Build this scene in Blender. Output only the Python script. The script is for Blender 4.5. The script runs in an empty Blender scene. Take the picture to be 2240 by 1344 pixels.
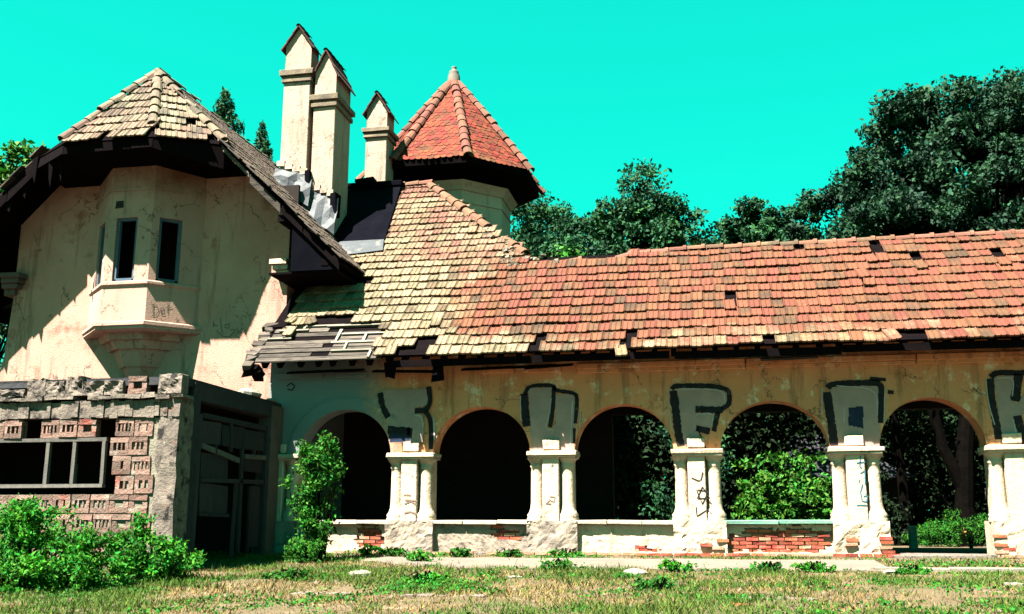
import bpy, math, random
import numpy as np
from mathutils import Vector, Matrix, Euler
from mathutils.geometry import tessellate_polygon

random.seed(7)
RNG = np.random.default_rng(7)
SC = bpy.context.scene
COL = SC.collection

# ------------------------------------------------------------------ camera, world, sun, exposure
cam_data = bpy.data.cameras.new("camera")
cam = bpy.data.objects.new("camera", cam_data)
COL.objects.link(cam)
cam.location = (0, -20.93, 0.62)
cam.rotation_euler = (math.radians(90) + math.atan(468 / 2200), 0, math.radians(10.7))
cam_data.sensor_width = 36
cam_data.lens = 36 * 2200 / 2240
cam_data.clip_start = 0.1
cam_data.clip_end = 2000
SC.camera = cam

SUN_DIR = Vector((-0.7, -1.0, 2.05)).normalized()          # towards the sun
world = bpy.data.worlds.new("World")
SC.world = world
world.use_nodes = True
wn = world.node_tree.nodes
wl = world.node_tree.links
wn.clear()
w_out = wn.new("ShaderNodeOutputWorld")
w_bg = wn.new("ShaderNodeBackground")
w_sky = wn.new("ShaderNodeTexSky")
w_sky.sky_type = 'NISHITA'
w_sky.sun_disc = False
w_sky.sun_elevation = math.asin(SUN_DIR.z)
w_sky.sun_rotation = math.atan2(SUN_DIR.x, SUN_DIR.y)
w_tint = wn.new("ShaderNodeMix")
w_tint.data_type = 'RGBA'
w_tint.blend_type = 'MULTIPLY'
w_tint.inputs[0].default_value = 1.0
w_tint.inputs[7].default_value = (0.012, 0.70, 0.325, 1)       # the turquoise cast of the photograph's sky
wl.new(w_sky.outputs[0], w_tint.inputs[6])
w_flat = wn.new("ShaderNodeMix")                            # the photograph's sky is nearly even: flatten the gradient
w_flat.data_type = 'RGBA'
w_flat.inputs[0].default_value = 0.50
wl.new(w_tint.outputs[2], w_flat.inputs[6])
w_flat.inputs[7].default_value = (0.008, 1.72, 1.42, 1)
wl.new(w_flat.outputs[2], w_bg.inputs[0])
w_bg.inputs[1].default_value = 0.05
wl.new(w_bg.outputs[0], w_out.inputs[0])

sun_data = bpy.data.lights.new("sun", 'SUN')
sun_data.energy = 5.0
sun_data.angle = math.radians(0.5)
sun_data.color = (1.0, 0.95, 0.84)
sun = bpy.data.objects.new("sun", sun_data)
COL.objects.link(sun)
sun.location = (-20, -30, 60)
sun.rotation_euler = (-SUN_DIR).to_track_quat('-Z', 'Y').to_euler()

vs = SC.view_settings
vs.view_transform = 'Standard'
vs.look = 'None'
vs.exposure = 3.5
vs.gamma = 1.0
vs.use_curve_mapping = False
SC.cycles.max_bounces = 6
SC.cycles.diffuse_bounces = 3
SC.cycles.glossy_bounces = 2
SC.cycles.transmission_bounces = 3
SC.cycles.transparent_max_bounces = 4

# ------------------------------------------------------------------ materials
def M(name, c1, c2, scale=2.0, c3=None, s3=1.2, t3=0.55, rough=0.95, bump=0.25, bscale=25.0,
      var=0.0, hue=0.0, coords=None, streak=None, crack=0.0, zgrade=None, translucent=0.0, spec=0.15, detail=6):
    ks = {'leaf': .37, 'grass': .30, 'ground': .20, 'path': .25, 'kerb': .17}.get(name.split('_')[0], 0.215)
    sc_ = lambda c: tuple(x * ks for x in c)
    c1, c2 = sc_(c1), sc_(c2)
    if c3:
        c3 = [(sc_(a), b_, t_) for a, b_, t_ in (c3 if isinstance(c3, list) else [(c3, s3, t3)])]
    if zgrade:
        zgrade = [(a, b_, d_, sc_(e)) for a, b_, d_, e in zgrade]
    """two-tone weathered material; c3 = stains with their own shape; var = piece to piece value change"""
    m = bpy.data.materials.new(name)
    m.use_nodes = True
    nt = m.node_tree
    n, l = nt.nodes, nt.links
    b = n["Principled BSDF"]
    b.inputs["Roughness"].default_value = rough
    b.inputs["Specular IOR Level"].default_value = spec
    geo = n.new("ShaderNodeNewGeometry")
    mp = n.new("ShaderNodeMapping")
    l.new(geo.outputs["Position"], mp.inputs[0])
    if coords:
        mp.inputs["Scale"].default_value = coords

    def noise(sc, det=detail, ro=0.6):
        t = n.new("ShaderNodeTexNoise")
        t.inputs["Scale"].default_value = sc
        t.inputs["Detail"].default_value = det
        t.inputs["Roughness"].default_value = ro
        l.new(mp.outputs[0], t.inputs["Vector"])
        return t

    def ramp(src, a, bb):
        r = n.new("ShaderNodeMapRange")
        r.inputs[1].default_value = a
        r.inputs[2].default_value = bb
        l.new(src, r.inputs[0])
        return r.outputs[0]

    def mix(f, ca, cb):
        x = n.new("ShaderNodeMix")
        x.data_type = 'RGBA'
        if isinstance(f, float):
            x.inputs[0].default_value = f
        else:
            l.new(f, x.inputs[0])
        for sock, v in ((6, ca), (7, cb)):
            if isinstance(v, tuple):
                x.inputs[sock].default_value = (*v, 1)
            else:
                l.new(v, x.inputs[sock])
        return x.outputs[2]
    col = mix(ramp(noise(scale).outputs[0], 0.35, 0.65), c1, c2)
    if c3:
        lst = c3 if isinstance(c3, list) else [(c3, s3, t3)]
        for cc, ss, tt in lst:
            col = mix(ramp(noise(ss, 8, 0.7).outputs[0], tt, tt + 0.09), col, cc)
    if crack:                                               # fine wandering cracks where the render has failed
        vo = n.new("ShaderNodeTexVoronoi")
        vo.feature = 'DISTANCE_TO_EDGE'
        vo.inputs["Scale"].default_value = crack
        wob = n.new("ShaderNodeVectorMath")
        wob.operation = 'MULTIPLY_ADD'
        l.new(noise(2.6, 5, .6).outputs["Color"], wob.inputs[0])
        wob.inputs[1].default_value = (.9, .9, .9)
        l.new(geo.outputs["Position"], wob.inputs[2])
        l.new(wob.outputs[0], vo.inputs["Vector"])
        ml = n.new("ShaderNodeMath")
        ml.operation = 'MULTIPLY'
        l.new(ramp(vo.outputs["Distance"], .016, .004), ml.inputs[0])
        l.new(ramp(noise(.9, 3).outputs[0], .47, .56), ml.inputs[1])
        col = mix(ml.outputs[0], col, sc_((.22, .15, .12)))
    if streak:                                              # rain streaks that run down the wall
        cs, ss, ts = streak
        mp2 = n.new("ShaderNodeMapping")
        mp2.inputs["Scale"].default_value = (1, 1, .10)
        l.new(geo.outputs["Position"], mp2.inputs[0])
        t2 = n.new("ShaderNodeTexNoise")
        t2.inputs["Scale"].default_value = ss
        t2.inputs["Detail"].default_value = 6
        t2.inputs["Roughness"].default_value = .7
        l.new(mp2.outputs[0], t2.inputs["Vector"])
        col = mix(ramp(t2.outputs[0], ts, ts + .16), col, sc_(cs))
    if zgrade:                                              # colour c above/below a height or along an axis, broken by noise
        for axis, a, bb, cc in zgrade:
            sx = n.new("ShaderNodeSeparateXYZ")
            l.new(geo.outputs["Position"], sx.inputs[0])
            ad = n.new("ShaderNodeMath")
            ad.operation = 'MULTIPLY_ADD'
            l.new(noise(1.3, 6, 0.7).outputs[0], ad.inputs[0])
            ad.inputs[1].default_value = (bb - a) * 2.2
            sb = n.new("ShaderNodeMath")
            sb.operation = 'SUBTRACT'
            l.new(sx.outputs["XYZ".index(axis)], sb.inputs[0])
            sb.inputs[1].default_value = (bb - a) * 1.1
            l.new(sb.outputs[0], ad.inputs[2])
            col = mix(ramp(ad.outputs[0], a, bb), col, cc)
    if var or hue:
        oi = n.new("ShaderNodeObjectInfo")
        ad = n.new("ShaderNodeMath")
        l.new(oi.outputs["Random"], ad.inputs[0])
        l.new(geo.outputs["Random Per Island"], ad.inputs[1])
        fr = n.new("ShaderNodeMath")
        fr.operation = 'FRACT'
        l.new(ad.outputs[0], fr.inputs[0])
        h = n.new("ShaderNodeHueSaturation")
        r = n.new("ShaderNodeMapRange")
        r.inputs[3].default_value = 1 - var
        r.inputs[4].default_value = 1 + var
        l.new(fr.outputs[0], r.inputs[0])
        l.new(r.outputs[0], h.inputs["Value"])
        if hue:
            m7 = n.new("ShaderNodeMath")
            m7.operation = 'MULTIPLY'
            l.new(fr.outputs[0], m7.inputs[0])
            m7.inputs[1].default_value = 7.31
            f2 = n.new("ShaderNodeMath")
            f2.operation = 'FRACT'
            l.new(m7.outputs[0], f2.inputs[0])
            r2 = n.new("ShaderNodeMapRange")
            r2.inputs[3].default_value = 0.5 - hue
            r2.inputs[4].default_value = 0.5 + hue
            l.new(f2.outputs[0], r2.inputs[0])
            l.new(r2.outputs[0], h.inputs["Hue"])
        l.new(col, h.inputs["Color"])
        col = h.outputs[0]
    l.new(col, b.inputs["Base Color"])
    if bump:
        bp = n.new("ShaderNodeBump")
        bp.inputs["Strength"].default_value = bump
        bp.inputs["Distance"].default_value = 0.03
        l.new(noise(bscale, 4, 0.65).outputs[0], bp.inputs["Height"])
        l.new(bp.outputs[0], b.inputs["Normal"])
    if translucent:
        tr = n.new("ShaderNodeBsdfTranslucent")
        l.new(col, tr.inputs[0])
        ms = n.new("ShaderNodeMixShader")
        ms.inputs[0].default_value = translucent
        l.new(b.outputs[0], ms.inputs[1])
        l.new(tr.outputs[0], ms.inputs[2])
        l.new(ms.outputs[0], n["Material Output"].inputs[0])
    return m


def tile_mat(name, red, cream, dark, cream_bias, scale=0.5, low=None, var=0.25):
    """fired clay tiles: each tile picks red, lichen cream or sooty by its own random and a patchy noise"""
    red, cream, dark = (tuple(x * .345 for x in c) for c in (red, cream, dark))
    m = bpy.data.materials.new(name)
    m.use_nodes = True
    n, l = m.node_tree.nodes, m.node_tree.links
    b = n["Principled BSDF"]
    b.inputs["Roughness"].default_value = 0.9
    b.inputs["Specular IOR Level"].default_value = 0.15
    geo = n.new("ShaderNodeNewGeometry")
    oi = n.new("ShaderNodeObjectInfo")

    def math_(op, a, bb, c=None):
        x = n.new("ShaderNodeMath")
        x.operation = op
        for i, v in enumerate((a, bb, c)):
            if v is None:
                continue
            if isinstance(v, (int, float)):
                x.inputs[i].default_value = v
            else:
                l.new(v, x.inputs[i])
        return x.outputs[0]
    rnd = math_('FRACT', math_('ADD', oi.outputs["Random"], geo.outputs["Random Per Island"]), 0)
    rnd2 = math_('FRACT', math_('MULTIPLY', rnd, 13.7), 0)
    rnd3 = math_('FRACT', math_('MULTIPLY', rnd, 51.3), 0)

    def noise(sc, det=5):
        t = n.new("ShaderNodeTexNoise")
        t.inputs["Scale"].default_value = sc
        t.inputs["Detail"].default_value = det
        t.inputs["Roughness"].default_value = 0.65
        l.new(geo.outputs["Position"], t.inputs["Vector"])
        return t.outputs[0]

    def rng(src, a, bb, c=0.0, d=1.0):
        r = n.new("ShaderNodeMapRange")
        for i, v in enumerate((a, bb, c, d)):
            r.inputs[i + 1].default_value = v
        l.new(src, r.inputs[0])
        return r.outputs[0]

    def mix(f, ca, cb):
        x = n.new("ShaderNodeMix")
        x.data_type = 'RGBA'
        l.new(f, x.inputs[0])
        for sock, v in ((6, ca), (7, cb)):
            if isinstance(v, tuple):
                x.inputs[sock].default_value = (*v, 1)
            else:
                l.new(v, x.inputs[sock])
        return x.outputs[2]
    # lichen amount
    amt = math_('ADD', math_('MULTIPLY', math_('SUBTRACT', noise(scale, 3), 0.5), 1.7), cream_bias)
    amt = math_('ADD', amt, math_('MULTIPLY', math_('SUBTRACT', rnd2, 0.5), 0.28))
    amt = math_('ADD', amt, math_('MULTIPLY', math_('SUBTRACT', noise(9), 0.5), 0.5))
    if low:
        sx = n.new("ShaderNodeSeparateXYZ")
        l.new(geo.outputs["Position"], sx.inputs[0])
        for axis, a, bb, gain in low:
            amt = math_('ADD', amt, rng(sx.outputs["XYZ".index(axis)], a, bb, 0.0, gain))
    col = mix(rng(amt, 0.35, 0.75), red, cream)
    dk = math_('ADD', math_('MULTIPLY', rnd3, .65), math_('MULTIPLY', noise(1.6), 1.25))
    col = mix(rng(dk, 1.02, 1.36, 0.0, 0.80), col, dark)
    col = mix(rng(noise(16, 5), 0.50, 0.72, 0.0, 0.70), col, dark)
    h = n.new("ShaderNodeHueSaturation")
    l.new(rng(rnd, 0, 1, 1 - var, 1 + var), h.inputs["Value"])
    l.new(rng(rnd3, 0, 1, 0.485, 0.515), h.inputs["Hue"])
    l.new(col, h.inputs["Color"])
    l.new(h.outputs[0], b.inputs["Base Color"])
    bp = n.new("ShaderNodeBump")
    bp.inputs["Strength"].default_value = 0.35
    bp.inputs["Distance"].default_value = 0.02
    l.new(noise(45, 3), bp.inputs["Height"])
    l.new(bp.outputs[0], b.inputs["Normal"])
    return m


MAT = {}
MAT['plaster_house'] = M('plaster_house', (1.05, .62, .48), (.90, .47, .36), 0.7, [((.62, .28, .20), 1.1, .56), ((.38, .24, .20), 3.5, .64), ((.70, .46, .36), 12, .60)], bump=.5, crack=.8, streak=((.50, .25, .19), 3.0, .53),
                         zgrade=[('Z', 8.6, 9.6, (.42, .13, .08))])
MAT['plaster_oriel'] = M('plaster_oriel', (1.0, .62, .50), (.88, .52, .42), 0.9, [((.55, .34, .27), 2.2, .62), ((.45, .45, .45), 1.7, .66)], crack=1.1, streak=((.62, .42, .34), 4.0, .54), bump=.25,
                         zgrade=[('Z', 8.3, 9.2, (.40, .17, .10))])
MAT['plaster_ochre'] = M('plaster_ochre', (1.75, .72, .36), (1.45, .55, .26), 0.9, [((1.05, .38, .16), 1.4, .56), ((1.9, 1.35, .95), 2.2, .55), ((.9, 1.0, .95), 3.4, .71), ((.40, .20, .13), 6, .61)],
                         crack=1.0, streak=((.65, .30, .16), 3.5, .52), bump=.5, zgrade=[('X', -6.4, -7.4, (.42, .46, .48))])
MAT['plaster_pale'] = M('plaster_pale', (1.25, .98, .74), (1.1, .85, .62), 1.5, [((.72, .50, .36), 2.2, .58), ((.30, .23, .19), 7, .645)], bump=.7, bscale=14, crack=2.2, streak=((.75, .55, .40), 5, .55))
MAT['plaster_chimney'] = M('plaster_chimney', (.92, .70, .56), (.80, .58, .46), 1.2, [((.36, .28, .24), 2.0, .60), ((.25, .2, .17), 7, .66)], bump=.5, crack=1.4, streak=((.40, .31, .25), 5, .53))
MAT['masonry_rough'] = M('masonry_rough', (.72, .56, .44), (.44, .36, .31), 3.2, [((.20, .16, .14), 4.5, .56), ((.75, .70, .55), 6, .62)], bump=.9, bscale=9)
MAT['collar'] = M('collar', (.50, .38, .26), (.30, .23, .18), 4, [((.20, .16, .12), 6, .58)], bump=.5)
MAT['concrete'] = M('concrete', (.46, .37, .31), (.24, .19, .165), 4.5, [((.03, .026, .026), 3.4, .53), ((.04, .035, .035), 12, .58), ((.85, .74, .62), 9, .63), ((.34, .14, .10), 2.2, .62)], bump=.9, bscale=16)
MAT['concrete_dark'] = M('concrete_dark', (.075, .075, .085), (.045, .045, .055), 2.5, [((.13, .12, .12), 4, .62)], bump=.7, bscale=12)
MAT['render_grey'] = M('render_grey', (.26, .20, .17), (.18, .15, .135), 2, [((.10, .09, .09), 4, .6)], bump=.5)
MAT['block'] = M('block', (.50, .27, .215), (.38, .26, .215), 2.2, [((.60, .14, .10), 1.5, .58), ((.62, .50, .42), 4, .55), ((.09, .07, .065), 6, .58)], bump=.9, var=.35)
MAT['brick'] = M('brick', (.75, .13, .07), (.80, .24, .14), 6, [((.60, .46, .33), 7, .62)], bump=.6, bscale=40, var=.4, hue=.012)
MAT['brick_pale'] = M('brick_pale', (.85, .36, .22), (.95, .60, .42), 6, [((.68, .56, .40), 6, .55)], bump=.6, bscale=40, var=.2, hue=.01)
MAT['sill'] = M('sill', (1.0, .85, .68), (.75, .64, .52), 5, [((.25, .23, .2), 8, .66)], bump=.5, var=.12)
MAT['sill_green'] = M('sill_green', (.22, .52, .40), (.32, .50, .40), 5, [((.55, .55, .45), 9, .64)], bump=.4)
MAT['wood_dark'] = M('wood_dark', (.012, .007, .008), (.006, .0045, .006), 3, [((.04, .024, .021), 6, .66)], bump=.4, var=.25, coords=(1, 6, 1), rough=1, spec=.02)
MAT['wood_grey'] = M('wood_grey', (.26, .21, .17), (.12, .095, .085), 3, [((.03, .025, .025), 6, .54), ((.55, .47, .39), 5, .66)], bump=.7, var=.5, coords=(.6, 6, 3))
MAT['wood_pale'] = M('wood_pale', (.52, .46, .36), (.36, .32, .26), 6, [((.15, .12, .10), 8, .66)], bump=.4, var=.25)
MAT['wood_door'] = M('wood_door', (.095, .075, .085), (.06, .05, .062), 3, [((.20, .21, .22), 6, .64), ((.03, .03, .035), 5, .62)], bump=.4, var=.35, coords=(4, 4, .6))
MAT['wood_frame'] = M('wood_frame', (.30, .27, .24), (.20, .18, .17), 4, [((.45, .42, .38), 7, .66)], bump=.4, coords=(3, 3, 1))
MAT['frame_blue'] = M('frame_blue', (.12, .22, .34), (.20, .28, .36), 5, [((.40, .40, .38), 8, .64)], bump=.3)
MAT['plaster_tower'] = M('plaster_tower', (1.7, 1.05, .80), (1.4, .85, .65), .8, [((1.0, .62, .48), 1.5, .58)], bump=.4, streak=((.9, .55, .42), 3, .56))
MAT['tar'] = M('tar', (.003, .003, .008), (.006, .006, .012), 2, [((.03, .035, .05), 5, .66)], rough=1, spec=.02, bump=.4)
MAT['zinc'] = M('zinc', (.055, .075, .10), (.025, .035, .05), 3.5, [((.26, .23, .19), 3.2, .58), ((.16, .06, .045), 4, .60)], rough=.65, spec=.25, bump=.5, bscale=6)
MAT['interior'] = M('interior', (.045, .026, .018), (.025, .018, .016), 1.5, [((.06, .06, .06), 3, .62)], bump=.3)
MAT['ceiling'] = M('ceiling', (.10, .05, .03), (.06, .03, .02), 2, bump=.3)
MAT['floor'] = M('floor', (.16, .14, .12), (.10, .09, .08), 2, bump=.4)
MAT['tile_arcade'] = tile_mat('tile_arcade', (.188, .062, .031), (.30, .225, .135), (.055, .034, .024), -0.02, 0.55,
                              low=[('X', -3.2, -6.6, .85), ('Z', 4.75, 4.15, .5)], var=.17)
MAT['tile_hip'] = tile_mat('tile_hip', (.21, .095, .06), (.29, .225, .135), (.16, .11, .07), 0.52, 0.7, low=[('Z', 9.3, 9.9, -.9)])
MAT['tile_house'] = tile_mat('tile_house', (.22, .135, .095), (.29, .23, .15), (.05, .04, .038), 0.55, 0.6)
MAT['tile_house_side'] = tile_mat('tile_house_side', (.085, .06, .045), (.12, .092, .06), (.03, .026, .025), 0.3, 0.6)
MAT['tile_tower'] = tile_mat('tile_tower', (.22, .036, .014), (.19, .085, .03), (.055, .018, .014), 0.0, 0.55, low=[('Z', 14, 11.3, .35)], var=.3)
MAT['tile_ridge'] = tile_mat('tile_ridge', (.23, .10, .06), (.30, .22, .13), (.09, .055, .04), 0.25, 0.9)
MAT['tile_ridge_tower'] = tile_mat('tile_ridge_tower', (.24, .085, .055), (.23, .15, .10), (.09, .04, .03), 0.2, 0.9)
MAT['tile_cap'] = tile_mat('tile_cap', (.09, .026, .02), (.11, .055, .035), (.02, .012, .013), -0.1, 1)
MAT['mortar'] = M('mortar', (.55, .48, .36), (.36, .32, .26), 6, bump=.7)
MAT['paint_black'] = M('paint_black', (.022, .018, .028), (.05, .042, .05), 4, [((.50, .28, .18), 8, .62)], bump=.2)
MAT['paint_silver'] = M('paint_silver', (.95, .60, .54), (.72, .49, .45), 2.5, [((.85, .48, .30), 5, .62), ((.36, .40, .42), 2.2, .60)], bump=.25)
MAT['paint_white'] = M('paint_white', (1.2, 1.0, 1.0), (.8, .75, .8), 5, bump=.1)
MAT['paint_blue'] = M('paint_blue', (.03, .22, .34), (.05, .28, .36), 5, bump=0)
MAT['paint_navy'] = M('paint_navy', (.02, .04, .11), (.04, .07, .14), 8, [((.5, .55, .6), 14, .66)], bump=0)
MAT['pencil'] = M('pencil', (.34, .22, .18), (.5, .34, .27), 9, bump=0)
MAT['finial'] = M('finial', (.40, .34, .28), (.30, .25, .22), 6, bump=.4)
MAT['metal_dark'] = M('metal_dark', (.03, .03, .035), (.05, .04, .04), 5, bump=.2, rough=.6)
MAT['ground'] = M('ground', (.30, .215, .12), (.22, .16, .09), 0.9, [((.15, .13, .045), 0.55, .55), ((.46, .34, .23), 1.7, .57), ((.16, .10, .06), 6, .57), ((.62, .50, .36), 9, .65)],
                  bump=.9, bscale=18, coords=(.6, 1.4, 1))
MAT['path'] = M('path', (.34, .265, .215), (.26, .205, .17), 1.6, [((.44, .36, .22), 2.4, .58), ((.15, .115, .09), 5, .60)], bump=.5, bscale=22)
MAT['kerb'] = M('kerb', (.66, .58, .44), (.52, .45, .35), 5, bump=.5)
MAT['stone'] = M('stone', (.62, .56, .46), (.45, .40, .34), 5, bump=.5, var=.2)
MAT['leaf_bush'] = M('leaf_bush', (.036, .24, .008), (.020, .15, .007), 1.8, var=.5, hue=.03, bump=0, rough=.75, translucent=.22, spec=.10)
MAT['leaf_vine'] = M('leaf_vine', (.036, .20, .010), (.018, .11, .008), 2.5, var=.5, hue=.03, bump=0, rough=.75, translucent=.2, spec=.10)
MAT['leaf_dark'] = M('leaf_dark', (.005, .028, .017), (.022, .085, .034), .9, var=.6, hue=.03, bump=0, rough=.75, translucent=.15, spec=.10)
MAT['leaf_mid'] = M('leaf_mid', (.006, .045, .020), (.024, .115, .034), .9, var=.55, hue=.04, bump=0, rough=.75, translucent=.15, spec=.10)
MAT['leaf_bright'] = M('leaf_bright', (.030, .15, .008), (.055, .21, .010), .7, var=.5, hue=.03, bump=0, rough=.75, translucent=.2)
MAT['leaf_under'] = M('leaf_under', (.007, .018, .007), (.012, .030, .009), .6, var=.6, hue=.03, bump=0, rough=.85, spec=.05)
MAT['leaf_rust'] = M('leaf_rust', (.80, .24, .07), (.60, .16, .05), 3, var=.4, bump=0)
MAT['grass_green'] = M('grass_green', (.070, .17, .016), (.12, .18, .026), 1.0, var=.45, hue=.025, bump=0, translucent=.2)
MAT['grass_dry'] = M('grass_dry', (.40, .27, .10), (.28, .20, .08), 1.2, var=.4, hue=.02, bump=0, translucent=.2)
MAT['pebble'] = M('pebble', (.30, .23, .16), (.20, .15, .11), 5, bump=.3, var=.4)
MAT['bark'] = M('bark', (.008, .006, .005), (.004, .0035, .003), 5, bump=.7, spec=.01)
MAT['far_wall'] = M('far_wall', (.50, .46, .40), (.40, .37, .33), 2, bump=.2)
MAT['far_roof'] = M('far_roof', (.07, .07, .085), (.045, .045, .06), 2, bump=.2)

# ------------------------------------------------------------------ object helpers
WORLD_ORIGIN = {}


def link(o, parent=None, base=(0, 0, 0)):
    COL.objects.link(o)
    if parent:
        o.parent = parent
        WORLD_ORIGIN[o.name] = WORLD_ORIGIN[parent.name]
    else:
        WORLD_ORIGIN[o.name] = Vector(base)
    return o


def tag(o, label=None, cat=None, group=None, kind=None):
    for k, v in (('label', label), ('category', cat), ('group', group), ('kind', kind)):
        if v:
            o[k] = v
    return o


def thing(name, base, label, cat, group=None):
    o = bpy.data.objects.new(name, None)
    o.empty_display_size = 0.3
    o.location = base
    link(o, None, base)
    return tag(o, label, cat, group)


class MB:
    """collects vertices and faces in world coordinates and links them as one mesh object"""

    def __init__(s):
        s.v, s.f, s.m = [], [], []

    def poly(s, pts, mi=0):
        i = len(s.v)
        s.v += [tuple(p) for p in pts]
        s.f.append(tuple(range(i, i + len(pts))))
        s.m.append(mi)

    def hexa(s, a, b, mi=0):
        """a, b: two matching quads (lists of four points)"""
        i = len(s.v)
        s.v += [tuple(p) for p in a] + [tuple(p) for p in b]
        for f in ((3, 2, 1, 0), (4, 5, 6, 7), (0, 1, 5, 4), (1, 2, 6, 5), (2, 3, 7, 6), (3, 0, 4, 7)):
            s.f.append(tuple(i + k for k in f))
            s.m.append(mi)

    def box(s, x0, x1, y0, y1, z0, z1, j=0.0, mi=0):
        r = lambda: random.uniform(-j, j) if j else 0
        q = lambda z: [(x0 + r(), y0 + r(), z + r()), (x1 + r(), y0 + r(), z + r()), (x1 + r(), y1 + r(), z + r()), (x0 + r(), y1 + r(), z + r())]
        s.hexa(q(z0), q(z1), mi)

    def prism(s, outline, d, mi=0):
        """outline: planar 3-D loop; d: extrusion vector"""
        n = len(outline)
        i = len(s.v)
        d = Vector(d)
        s.v += [tuple(p) for p in outline] + [tuple(Vector(p) + d) for p in outline]
        for t in tessellate_polygon([[Vector(p) for p in outline]]):
            s.f.append(tuple(i + k for k in t)); s.m.append(mi)
            s.f.append(tuple(i + n + k for k in reversed(t))); s.m.append(mi)
        for k in range(n):
            kk = (k + 1) % n
            s.f.append((i + k, i + kk, i + n + kk, i + n + k)); s.m.append(mi)

    def tube(s, pts, radii, sides=6, mi=0, cap=True):
        rings = []
        pts = [Vector(p) for p in pts]
        for k, p in enumerate(pts):
            t = (pts[min(k + 1, len(pts) - 1)] - pts[max(k - 1, 0)]).normalized()
            a = t.cross(Vector((0.3, 0.2, 1)) if abs(t.z) < 0.9 else Vector((1, 0.1, 0))).normalized()
            b = t.cross(a)
            r = radii[k] if isinstance(radii, (list, tuple)) else radii
            i = len(s.v)
            s.v += [tuple(p + r * (math.cos(2 * math.pi * q / sides) * a + math.sin(2 * math.pi * q / sides) * b)) for q in range(sides)]
            rings.append(i)
        for a0, b0 in zip(rings, rings[1:]):
            for q in range(sides):
                s.f.append((a0 + q, a0 + (q + 1) % sides, b0 + (q + 1) % sides, b0 + q)); s.m.append(mi)
        if cap:
            s.f.append(tuple(rings[0] + q for q in reversed(range(sides)))); s.m.append(mi)
            s.f.append(tuple(rings[-1] + q for q in range(sides))); s.m.append(mi)

    def lathe(s, cx, cy, prof, sides=16, a0=0.0, a1=2 * math.pi, mi=0):
        """prof: list of (radius, z)"""
        full = abs(a1 - a0 - 2 * math.pi) < 1e-6
        k = sides if full else sides + 1
        rings = []
        for r, z in prof:
            rings.append(len(s.v))
            s.v += [(cx + r * math.cos(a0 + (a1 - a0) * q / sides), cy + r * math.sin(a0 + (a1 - a0) * q / sides), z) for q in range(k)]
        for a, b in zip(rings, rings[1:]):
            for q in range(sides):
                q2 = (q + 1) % k
                s.f.append((a + q, a + q2, b + q2, b + q)); s.m.append(mi)

    def build(s, name, mats, parent=None, kind=None, label=None, bevel=0.0, smooth=False, base=None):
        if base is None:
            base = WORLD_ORIGIN[parent.name] if parent else Vector((0, 0, 0))
        me = bpy.data.meshes.new(name)
        b = Vector(base)
        me.from_pydata([(p[0] - b.x, p[1] - b.y, p[2] - b.z) for p in s.v], [], s.f)
        mats = mats if isinstance(mats, (list, tuple)) else [mats]
        for m in mats:
            me.materials.append(MAT[m])
        if len(mats) > 1:
            me.polygons.foreach_set("material_index", s.m)
        if smooth:
            me.polygons.foreach_set("use_smooth", [True] * len(me.polygons))
        me.update()
        o = bpy.data.objects.new(name, me)
        if not parent:
            o.location = b
        link(o, parent, b)
        if kind:
            o['kind'] = kind
        if label:
            o['label'] = label
        if bevel:
            md = o.modifiers.new("edge", 'BEVEL')
            md.width = bevel
            md.segments = 1
            md.limit_method = 'ANGLE'
        return o


def mesh_np(name, verts, faces_flat, nper, mat, parent=None, kind=None, base=None):
    """fast mesh from arrays: verts (n,3), faces all with nper corners"""
    if base is None:
        base = WORLD_ORIGIN[parent.name] if parent else Vector((0, 0, 0))
    me = bpy.data.meshes.new(name)
    v = np.asarray(verts, np.float32) - np.array(base, np.float32)
    f = np.asarray(faces_flat, np.int32).ravel()
    nf = len(f) // nper
    me.vertices.add(len(v)); me.vertices.foreach_set("co", v.ravel())
    me.loops.add(len(f)); me.loops.foreach_set("vertex_index", f)
    me.polygons.add(nf); me.polygons.foreach_set("loop_start", np.arange(nf, dtype=np.int32) * nper)
    me.update(calc_edges=True)
    me.materials.append(MAT[mat])
    o = bpy.data.objects.new(name, me)
    if not parent:
        o.location = base
    link(o, parent, base)
    if kind:
        o['kind'] = kind
    return o


def piece(name, me, matrix, parent):
    """one individual piece sharing mesh data, placed by a world matrix, under its parent"""
    o = bpy.data.objects.new(name, me)
    COL.objects.link(o)
    o.parent = parent
    b = WORLD_ORIGIN[parent.name]
    WORLD_ORIGIN[o.name] = b
    o.matrix_local = Matrix.Translation(-b) @ matrix
    return o


def shared(name, build):
    mb = MB()
    mat = build(mb)
    me = bpy.data.meshes.new(name)
    me.from_pydata(mb.v, [], mb.f)
    me.materials.append(MAT[mat])
    me.update()
    return me


CAM = Vector((0, -20.93, 0.62))


def frame(o, u, v):
    """matrix with x=u, y=v, z=u x v at o"""
    u = Vector(u).normalized(); n = u.cross(Vector(v)).normalized(); v = n.cross(u)
    return Matrix(((u.x, v.x, n.x, o[0]), (u.y, v.y, n.y, o[1]), (u.z, v.z, n.z, o[2]), (0, 0, 0, 1)))


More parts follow.
